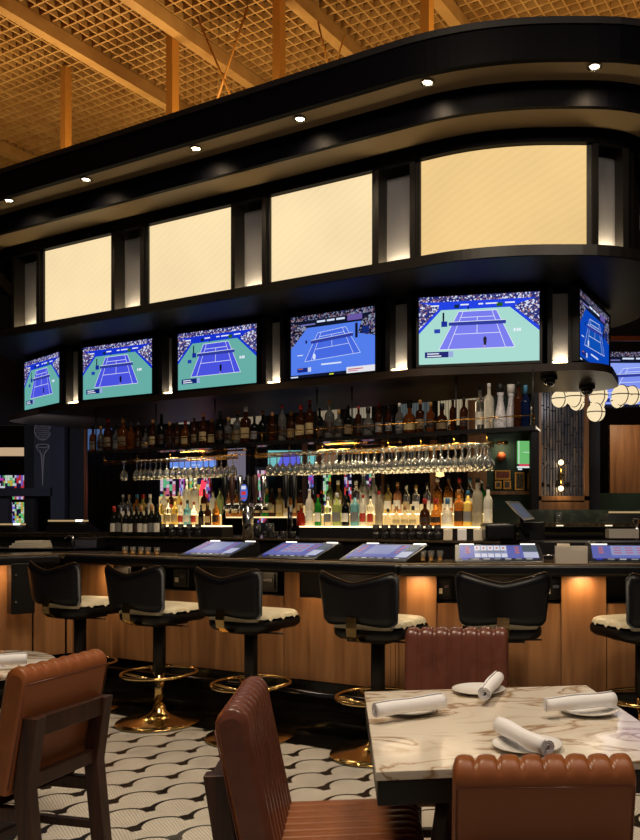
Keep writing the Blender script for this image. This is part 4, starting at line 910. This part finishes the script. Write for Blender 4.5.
def qpx(m, k, x0, y0, x1, y1, Y): m.cur = k; a, b = W(x0, y1, Y), W(x1, y0, Y); m.add([(a.x, Y, a.z), (b.x, Y, a.z), (b.x, Y, b.z), (a.x, Y, b.z)], [(0, 1, 2, 3)], False)
qpx(m, 0, 517, 441, 531, 464, 11.515); qpx(m, 1, 518.5, 441, 519.3, 464, 11.513); qpx(m, 2, 519, 464, 529, 466.2, 11.513); qpx(m, 1, 517, 466.2, 531, 468, 11.513); qpx(m, 3, 518, 468.5, 522, 470, 11.513); qpx(m, 1, 523, 452, 530, 452.5, 11.513); m.build('screen', mats, t)
for x0, y0, x1, y1, mt, lb in ((495, 470, 510.5, 479.5, 'photo_red', 'wide gilt frame with a reddish team picture under the basketball'), (495, 481, 501.5, 488.5, 'photo', 'tiny dark framed picture below the wide gilt frame'), (503.5, 480.5, 511, 489, 'photo', 'small pale-matted framed picture below the wide gilt frame'), (515, 472, 524.5, 490, 'photo', 'tall gilt framed picture under the football television'), (527.5, 473, 534, 489, 'photo', 'narrow framed picture beside the black column')):
    t = thing('framed_picture', lb, 'picture', W((x0+x1)/2, y1, 11.55), 0, 'pictures on the green wall'); slabpx('frame', x0, y0, x1, y1, 11.54, 'gilt', .05, t); slabpx('picture', x0+1.3, y0+1.5, x1-1.3, y1-1.5, 11.53, mt, .01, t)
o = slabpx('wall_divider', 531.5, 370, 539, 560, 10.9, 'wall_dark', .3); o['kind'] = 'structure'
tw = thing('tile_panel', 'tall dark vertical tile panel in an oak frame right of the bottles', 'wall panel', W(561, 520, 11.0))
m = MB(); rr = random.Random(3); jit = [rr.uniform(-7, 7) for _ in range(15)]
for r_ in range(7):
    for c_ in range(15):
        xa = 541.2+c_*2.92; ya = 371+r_*19.3+jit[c_]*(1 if 0 < r_ < 6 else .0); a, b = W(xa, ya+18.6, 11.1), W(xa+2.3, ya, 11.1)
        if ya+18.9 > 497: a.z = W(0, 496, 11.1).z
        m.box(((a.x+b.x)/2, 11.1+rr.uniform(-.006, .01), (a.z+b.z)/2), (b.x-a.x, .02, b.z-a.z))
m.build('tiles', 'navy_tile', tw, bevel=.004); slabpx('backing', 540, 366, 586, 498, 11.13, 'grout', .03, tw)
for x0, y0, x1, y1 in ((537, 366, 541.5, 516), (584.5, 366, 589, 516), (537, 496, 589, 500.5), (541.5, 502, 584.5, 514)): slabpx('frame', x0, y0, x1, y1, 11.02, 'oak_veneer', .10, tw)
t = thing('wall_sconce', 'brass wall sconce with two glowing bulbs on the tile panel', 'sconce', W(561, 476, 11.0))
m = MB(); m.tube([W(561, 484, 11.0), W(561, 468, 11.0)], .016, 8); m.build('stem', 'aged_brass', t); m = MB(); m.lathe([(.0001, 0), (.05, 0), (.05, .02), (.0001, .02)], W(561, 476, 11.05), 14); m.build('wall_plate', 'aged_brass', t)
for py in (462.5, 488.5): m = MB(); m.sphere(W(561, py, 11.0), .036, 14, 10); m.build('bulb', E((255, 214, 150), 5), t); lamp('POINT', W(561, py, 10.93), 1.8, (1, .72, .4), .03)
o = slabpx('trim_4', 590, 400, 600, 520, 11.3, 'wall_steel', .12); o['kind'] = 'structure'
o = slabpx('wall_oak', 610, 425, 690, 493, 12.2, 'oak_veneer', .1); o['kind'] = 'structure'
o = slabpx('wall_dado', 600, 493, 700, 560, 12.1, 'green_wall', .1); o['kind'] = 'structure'
o = slabpx('trim_5', 600, 336, 700, 340.5, 12.6, 'copper', .06); o['kind'] = 'structure'
lamp('AREA', W(630, 415, 11.4), 6, (1, .7, .42), .3, W(630, 470, 12.2))
vw = television(((586-CX)/F*13.0, 13.0), ((700-CX)/F*13.0, 13.0), EYE+(HY-407)/F*13, EYE+(HY-352)/F*13, 'huge far television glowing behind the globe lamps at the right', 'pale', 'television', 'x'); del vw['group']
# globe chandelier
gl = thing('globe_chandelier', 'cluster of glowing cream glass globes hung right of the canopy drum', 'chandelier', W(598, 392, 8.8))
for px, py, Y, r_ in ((560, 399, 8.9, .095), (575, 397, 8.75, .105), (577, 403, 9.0, .085), (598.5, 395.5, 8.8, .105), (597.5, 403, 9.05, .085), (596, 412.5, 8.7, .10), (621.5, 395, 8.75, .108), (632, 395.5, 8.95, .105), (618, 401, 9.1, .08)):
    c_ = W(px, py, Y); m = MB(); m.sphere(c_, r_, 20, 12); g_ = m.build('globe', E((255, 231, 186), .95), gl)
    m = MB(); a_ = [c_+Vector((math.cos(2*PI*k/24)*r_*1.02, math.sin(2*PI*k/24)*r_*1.02, 0)) for k in range(24)]; m.tube(a_, .006, 5, True); a_ = [c_+Vector((math.sin(.5)*math.cos(2*PI*k/24)*r_*1.02, -math.cos(.5)*math.cos(2*PI*k/24)*r_*1.02, math.sin(2*PI*k/24)*r_*1.02)) for k in range(24)]; m.tube(a_, .006, 5, True); mm = m.build('globe_band', 'black_frame', None); mm.parent = g_; mm.location = -Vector(gl.location)
m = MB(); m.tube([W(560, 391, 8.9), W(598, 388, 8.8), W(632, 387, 8.95)], .012, 8); m.build('arm', 'black_frame', gl); m = MB(); m.tube([W(598, 388, 8.8), W(598, 200, 8.8)], .012, 8); m.build('stem', 'black_frame', gl)
lamp('POINT', W(598, 428, 8.6), 5, (1, .84, .6), .25)
# booth wall and far counter on the right
m = MB(); m.box((1.95+.6, 9.4, .75), (4.4, .16, 1.5)); o = m.build('booth_divider', 'green_marble'); tag(o, 'low dark green marble divider behind the bar at the right', 'divider')
fc = thing('far_counter', 'far side of the bar counter behind the terminal at the right', 'bar counter', (2.3, 8.5, 0))
m = MB(); m.box((2.55, 8.65, 1.33), (4.2, .7, .04)); m.build('countertop', 'counter_stone', fc); m = MB(); m.box((2.55, 8.7, .65), (4.1, .6, 1.30)); m.build('cabinet', 'black_satin', fc); m = MB(); m.box((2.55, 8.32, 1.24), (4.1, .02, .012)); m.build('edge_trim', 'aged_brass', fc)
for px in (560, 609): slabpx('under_light', px-3.5, 525, px+3.5, 526.2, 8.27, E((255, 236, 200), 1.2), .02, fc)
for i, (px, w_) in enumerate(((521, .2), (566, .2), (607, .2))): pass
tumbler('rocks_glass', 'empty clear rocks glass on the far counter beside the terminal', ((558-CX)/F*8.5, 8.5, 1.351), .05, .11)
def hood(px0, px1, ytop, ybot, Y, lb):
    a, b = W(px0, ybot, Y), W(px1, ytop, Y); t = thing('gaming_console', lb, 'gaming console', ((a.x+b.x)/2, Y, a.z), 0, 'consoles seen from behind')
    w_, h_ = b.x-a.x, b.z-a.z; m = MB(); m.add([(-w_/2, 0, 0), (w_/2, 0, 0), (w_/2, .3, 0), (-w_/2, .3, 0), (-w_/2+.03, .02, h_), (w_/2, .02, h_), (w_/2, .30, h_*.2), (-w_/2+.03, .30, h_*.2)], [(0, 1, 5, 4), (1, 2, 6, 5), (2, 3, 7, 6), (3, 0, 4, 7), (4, 5, 6, 7), (3, 2, 1, 0)], False); m.build('console_body', 'black_plastic', t, False)
    m = MB(); m.box((0.01, .02, h_+.008), (w_-.05, .05, .018)); m.build('hood_edge_glint', E((226, 190, 136), .55), t, False); m = MB(); m.box((w_*.3, .0, h_+.01), (w_*.14, .05, .02)); m.build('light_bar', E((255, 250, 240), 2.2), t, False)  # emission on the hood's top edge stands in for reflected light
hood(606, 668, 513, 521, 8.45, 'poker console on the far counter at the right edge, seen from behind')
t = thing('beer_tower', 'short chrome post on the far right behind the blue console', 'post', W(637, 545, 7.4)); m = MB(); m.tube([W(637, 548, 7.4), W(637, 520, 7.4)], .036, 12); m.build('column', 'steel', t); m = MB(); m.tube([W(632, 521, 7.4), W(646, 521, 7.4)], .02, 10); m.build('crossbar', 'steel', t)
m = MB(); m.box((0, 0, .04), (.26, .16, .08)); o = m.build('glass_rack', 'acrylic', None, False); o.location = W(622, 538, 7.0)-Vector((0, 0, .0)); tag(o, 'pale low glass rack behind the blue console', 'rack')
m = MB(); m.box((2.6, 7.1, .58), (2.0, .5, 1.16)); o = m.build('service_cabinet', 'black_satin'); tag(o, 'black cabinet under the glass rack at the right edge', 'cabinet')
# left side
lf = thing('far_counter', 'far side of the bar counter at the left with two hooded consoles on it', 'bar counter', (-4.6, 8.9, 0))
a_, b_ = W(-60, 533, 8.8), W(92, 533, 8.8)
m = MB(); m.box(((a_.x+b_.x)/2, 9.15, 1.22), (b_.x-a_.x, .8, .04)); m.build('countertop', 'counter_stone', lf); m = MB(); m.box(((a_.x+b_.x)/2, 9.2, .6), (b_.x-a_.x-.05, .7, 1.2)); m.build('cabinet', 'black_satin', lf); m = MB(); m.box(((a_.x+b_.x)/2, 8.74, 1.228), (b_.x-a_.x, .02, .012)); m.build('edge_trim', 'aged_brass', lf)
hood(45, 88, 521.5, 533, 8.85, 'poker console with light-catching hood edge on the far left counter'); hood(-14, 25, 525, 533.5, 8.85, 'poker console with light-catching hood cut off by the left edge')
sv = thing('service_station', 'black service station behind the left wing of the counter', 'station', W(40, 552, 7.4))
a_, b_ = W(-60, 548, 7.4), W(94, 548, 7.4); m = MB(); m.box(((a_.x+b_.x)/2, 7.55, .55), (b_.x-a_.x, .5, 1.10)); m.build('cabinet', 'black_satin', sv); m = MB(); m.box(((a_.x+b_.x)/2, 7.55, 1.11), (b_.x-a_.x+.02, .52, .02)); m.build('top', 'dark_chrome', sv)
t = thing('paper_stack', 'flat stack of pale papers on the left service station', 'papers', W(31, 547, 7.5)); t.location.z = 1.121
for k in range(3): m = MB(); m.box((.01*k, 0, .012+k*.022), (.30-.03*k, .2, .02), .05*k); m.build('sheaf', 'paper', t, False)
t = thing('faucet', 'small chrome faucet on the left service station', 'faucet', (W(73, 547, 7.5).x, 7.5, 1.121)); m = MB(); m.tube([(0, 0, 0), (0, 0, .07), (.0, 0, .10), (-.04, 0, .11), (-.07, 0, .08)], .012, 8); m.build('spout', 'steel', t, False); m = MB(); m.box((.04, 0, .04), (.03, .03, .07)); m.build('valve', 'steel', t, False)
t = thing('ice_bin', 'pale steel box with a bright lid on the service station', 'bin', (W(84, 547, 7.3).x, 7.45, 1.121)); m = MB(); m.box((0, 0, .04), (.18, .2, .08)); m.build('body', 'steel', t, False, bevel=.004); m = MB(); m.box((0, 0, .088), (.19, .21, .012)); m.build('lid', 'aged_brass', t, False)
# left background: dark framed partition
for nm, x0, y0, x1, y1, Y, mt in (('wall_partition', 24, 330, 34, 560, 10.6, 'wall_dark'), ('trim_6', -60, 488, 52, 496, 10.5, 'wall_steel'), ('trim_7', 50.5, 330, 64.5, 560, 10.5, 'wall_steel'), ('wall_panel_left', 64.5, 330, 84, 560, 10.7, 'wall_dark'), ('trim_8', -60, 496, 8, 540, 10.6, 'wall_panel'), ('wall_lintel', -60, 330, 26, 425, 10.6, 'wall_dark')):
    o = slabpx(nm, x0, y0, x1, y1, Y, mt, .1); o['kind'] = 'structure'
o = slabpx('trim_9', 84, 330, 86, 545, 10.4, 'copper', .05); o['kind'] = 'structure'
ep = thing('etched_panel', 'grey panel etched with a golf ball above a tee, behind the left counter', 'panel', W(42.5, 490, 10.55)); slabpx('panel', 34, 405, 51, 489, 10.55, 'wall_panel', .04, ep)
m = MB(); Yp = 10.54
for k in range(0, 24):
    pass
m.tube([W(42.7+8.2*math.cos(a/24*2*PI), 430.5+9.5*math.sin(a/24*2*PI), Yp) for a in range(24)], .004, 4, True)
for j in range(-4, 5):
    for i_ in range(-4, 5):
        x_, y_ = i_*1.9+(j % 2)*.95, j*2.1
        if (x_/7.6)**2+(y_/9)**2 < 1: c_ = W(42.7+x_, 430.5+y_, Yp); m.tube([c_+Vector((.009*math.cos(k*PI/3), 0, .009*math.sin(k*PI/3))) for k in range(6)], .002, 3, True)
m.build('etched_ball', 'etch', ep)
m = MB(); tee = [(36.2, 446), (37.0, 448.5), (40.8, 453.5), (41.6, 460), (42.6, 486), (43.6, 460), (44.6, 453.5), (48.4, 448.5), (49.0, 446)]
m.tube([W(x_, y_, Yp) for x_, y_ in tee], .004, 4); m.tube([W(42.6+6.4*math.cos(k/20*2*PI), 445.8+1.7*math.sin(k/20*2*PI), Yp) for k in range(20)], .004, 4, True)
for dx in (-.5, .1, .6): m.tube([W(42.6+dx*6, 448.5, Yp), W(42.6+dx*1.5, 456, Yp), W(42.6+dx*.3, 484, Yp)], .002, 3)
m.build('etched_tee', 'etch', ep)
o = slabpx('trim_10', -60, 447.5, 24, 455.5, 12.0, E((236, 200, 160), .62), .1); o['kind'] = 'structure'; o['label'] = 'glowing cream ceiling cove beyond the left partition'
def slot(px, Y, lb, s1, s2, w=.42, ztop=2.15, zs=1.62):
    x = (px-CX)/F*Y; t = thing('slot_machine', lb, 'slot machine', (x, Y, 0), 0, 'slot machines beyond the bar')
    m = MB(); m.box((0, .25, ztop/2), (w, .5, ztop)); m.build('cabinet', 'black_plastic', t, False)
    for nm, z0, z1, cs in (('screen', zs-.28, zs+.02, s1), ('top_screen', zs+.06, ztop-.05, s2)):
        m = MB(); mats = [E(c, .62) for c in cs]+[E((40, 30, 70), .6)]*1; n_ = len(cs)+1; rr = random.Random(int(px))
        for i in range(5):
            for j in range(9):
                m.cur = rr.randrange(n_); a = -w/2+.03+(w-.06)*i/5; b = a+(w-.06)/5-.002; c0 = z0+(z1-z0)*j/9; c1 = c0+(z1-z0)/9-.002
                m.add([(a, -.004, c0), (b, -.004, c0), (b, -.004, c1), (a, -.004, c1)], [(0, 1, 2, 3)], False)
        m.build(nm, mats, t, False)
PAL = [[(240, 120, 150), (250, 220, 240), (120, 220, 160)], [(120, 140, 250), (240, 240, 255), (220, 70, 200)], [(120, 230, 140), (230, 250, 230), (240, 200, 80)], [(230, 230, 250), (230, 60, 70), (150, 110, 220)]]
for i, (px, Y, w_) in enumerate(((-4, 11.6, .30), (9, 11.6, .24), (20, 11.6, .22), (168, 12.6, .30), (182, 12.6, .14), (196, 12.6, .26), (207, 12.4, .16), (262, 12.4, .2), (311, 12.4, .14), (327, 12.6, .18), (348, 12.4, .17), (368, 12.5, .24))):
    slot(px, Y, 'colourful slot machine in the dark beyond the bar, %s from the left' % ordn(i), PAL[i % 4], PAL[(i+1) % 4], w_, 2.2 if i > 2 else 2.08)
for i, (x0, y0, x1, y1, Y, lb) in enumerate(((170, 457.5, 216, 471, 13.6, 'far television with a pale blue picture seen through the left glass rack'), (268, 450.5, 317, 473, 13.6, 'far television with a teal tennis picture behind the hanging glasses'))):
    t = thing('television', lb, 'television', W((x0+x1)/2, y1+1, Y)); slabpx('casing', x0-1, y0-1, x1+1, y1+1, Y, 'black_plastic', .06, t)
    m = MB(); cs = [E((110, 150, 236), .9), E((200, 220, 250), .9), E((120, 200, 200), .85), E((96, 100, 226), .9)]
    if i == 0: qpx(m, 0, x0, y0, x1, y1, Y-.01); qpx(m, 1, x0+3, y0+9, x0+9, y0+11, Y-.012); qpx(m, 1, x0+22, y0+7, x0+30, y0+8, Y-.012)
    else:
        qpx(m, 2, x0, y0, x1, y1, Y-.01); m.cur = 3; q_ = [W(x0+8, y1-5, Y-.012), W(x0+34, y1-6, Y-.012), W(x0+30, y0+2, Y-.012), W(x0+15, y0+2, Y-.012)]; m.add(q_, [(0, 1, 2, 3)], False); qpx(m, 3, x0+1, y1-4, x0+10, y1-2, Y-.012)
    m.build('screen', cs, t)
# ribbed dark curtain and softly lit windows far behind the bottles
m = MB(); pts = []
for k in range(0, 240): pts.append(((86+k*1.7-CX)/F*14.3, 14.3+.05*math.sin(k*1.35)))
m.strip(pts, .0, 3.9); mat('curtain', (40, 42, 46), .8); o = m.build('long_curtain', 'curtain'); so = o.modifiers.new('thick', 'SOLIDIFY'); so.thickness = .02; tag(o, 'dark ribbed curtain stretching behind the bottles', 'curtain')
mat('pale_blind', (120, 128, 140), .7, emis=(120, 140, 170), es=.28)
for i, (x0, x1, y0, y1, c) in enumerate(((86, 112, 405, 450, (96, 130, 190)), (176, 190, 412, 424, (190, 176, 160)), (231, 262, 408, 424, (190, 170, 140)), (318, 340, 404, 420, (200, 180, 150)), (348, 372, 402, 418, (200, 186, 160)), (398, 430, 400, 425, (110, 120, 120)), (438, 486, 396, 425, (226, 206, 166)), (322, 338, 452, 470, (170, 130, 100)), (228, 246, 448, 480, (160, 150, 170)))):
    m = MB(); n_ = max(3, int((x1-x0)/2.6)); nm = E(c, .42)
    for k in range(n_):
        xa = x0+(x1-x0)*k/n_; a, b = W(xa, y1, 14.0), W(xa+(x1-x0)/n_*.82, y0, 14.0); m.box(((a.x+b.x)/2, 14.0, (a.z+b.z)/2), (b.x-a.x, .03, b.z-a.z))
    o = m.build('lit_blind', nm); tag(o, 'softly lit vertical blind far behind the hanging shelf, %s from the left' % ordn([0, 1, 3, 4, 6, 7, 8, 5, 2][i]), 'blind', 'lit blinds behind the bar')
for i, (x0, x1) in enumerate(((302, 307), (316, 322), (381, 384), (430, 437))):
    o = slabpx('trim_%d' % (11+i), x0, 440, x1, 515, 13.2, 'oak_veneer', .08); o['kind'] = 'structure'
t = thing('pendant_lamp', 'small glowing pendant lamp behind the amber bottles', 'lamp', W(440, 460, 12.8)); m = MB(); m.lathe([(.0001, .17), (.03, .16), (.05, .08), (.07, .0), (.0001, -.02)], W(440, 476, 12.8), 14); m.build('shade', E((255, 196, 120), 2.4), t); m = MB(); m.tube([W(440, 466, 12.8), W(440, 380, 12.8)], .006, 5); m.build('cord', 'black_frame', t)
t = thing('pendant_lamp', 'wider dim pendant lamp left of the small glowing pendant', 'lamp', W(426, 470, 12.9)); m = MB(); m.lathe([(.0001, .06), (.13, .04), (.14, .0), (.0001, -.01)], W(426, 472, 12.9), 16); m.build('shade', E((255, 226, 180), 1.4), t); m = MB(); m.tube([W(426, 469, 12.9), W(426, 380, 12.9)], .006, 5); m.build('cord', 'black_frame', t)
t = thing('neon_sign', 'slanted glowing red tube beyond the left lit bottles', 'neon light', W(201, 490, 12.2)); m = MB(); m.tube([W(199, 497, 12.2), W(203, 480, 12.2)], .018, 6); m.build('tube', E((240, 50, 70), 2), t); m = MB(); m.tube([W(202, 497, 12.2), W(205, 482, 12.2)], .018, 6); m.build('tube', E((240, 50, 70), 2), t)
# ================================================================== LIGHT
lamp('AREA', (-1.2, 2.2, 5.2), 120, (1, .80, .58), 1.2, (-1.0, 3.6, 0))
lamp('AREA', (1.2, 1.2, 5.2), 90, (1, .84, .66), .8, (.6, 2.4, 0))
for sx, sy in ((-4.5, 9.6), (-2.2, 8.4), (.3, 7.2), (-7.5, 9), (3.2, 7.5)):
    lamp('AREA', (sx, sy, 4.75), 50, (1, .78, .46), .7, (sx, sy, 9))
w = bpy.data.worlds.new('room_air'); sc.world = w; w.use_nodes = True
w.node_tree.nodes['Background'].inputs[0].default_value = (.55, .5, .55, 1); w.node_tree.nodes['Background'].inputs[1].default_value = .06
sc.view_settings.view_transform = 'Standard'; sc.view_settings.look = 'None'; sc.view_settings.exposure = 0; sc.view_settings.gamma = 1
sc.view_settings.use_curve_mapping = False
sc.cycles.use_denoising = True
sc.cycles.max_bounces = 6; sc.cycles.diffuse_bounces = 3; sc.cycles.glossy_bounces = 3; sc.cycles.transmission_bounces = 5; sc.cycles.transparent_max_bounces = 6
sc.cycles.sample_clamp_indirect = 4; sc.cycles.caustics_reflective = False; sc.cycles.caustics_refractive = False
for px, d_, e_ in ((100, 4.36, 1.5), (310, 4.36, 1.0), (190, 4.36, .5), (240, 4.36, .5)):
    p = XD(px, d_, 1.0); lamp('AREA', p, e_, (1, .66, .34), .10, (p.x+N.x*.16, p.y+N.y*.16, .3))
for px, e_ in ((418, 1.3), (584, 1.5), (500, .5)):
    lamp('AREA', ((px-CX)/F*5.1, 5.1, 1.0), e_, (1, .66, .34), .10, ((px-CX)/F*5.2, 5.22, .3))
lamp('AREA', (-3.55, 6.22, 1.0), 1.6, (1, .66, .34), .10, (-3.7, 6.5, .3))
lamp('AREA', W(36, 448, 8.7), 10, (.75, .8, 1), .3, W(45, 460, 10.6))  # added lamp without a fixture, brightens the dark left partition
lamp('AREA', W(560, 380, 9.9), 4, (.9, .85, .85), .3, W(561, 450, 11.1))
lamp('AREA', W(590, 470, 8.0), 3, (1, .85, .6), .3, W(580, 515, 9.3))
for px in (180, 330, 400, 460):     # added lamps without fixtures, brightening the bottles from under the shelf
    p = XD(px, 5.70, 2.05); lamp('AREA', p, 4.5, (1, .82, .52), .35, (p.x+N.x*.15, p.y+N.y*.15, 1.4), sy=.03)
for x_, y_ in ((-1.83, 6.86), (-.33, 6.2), (.8, 5.75)):      # added spots below the soffit, no fixtures, brightening the counter
    lamp('SPOT', (x_, y_, 3.235), 55, (1, .80, .56), .02, (x_-.25, y_-.6, 0), 1.7, .8)
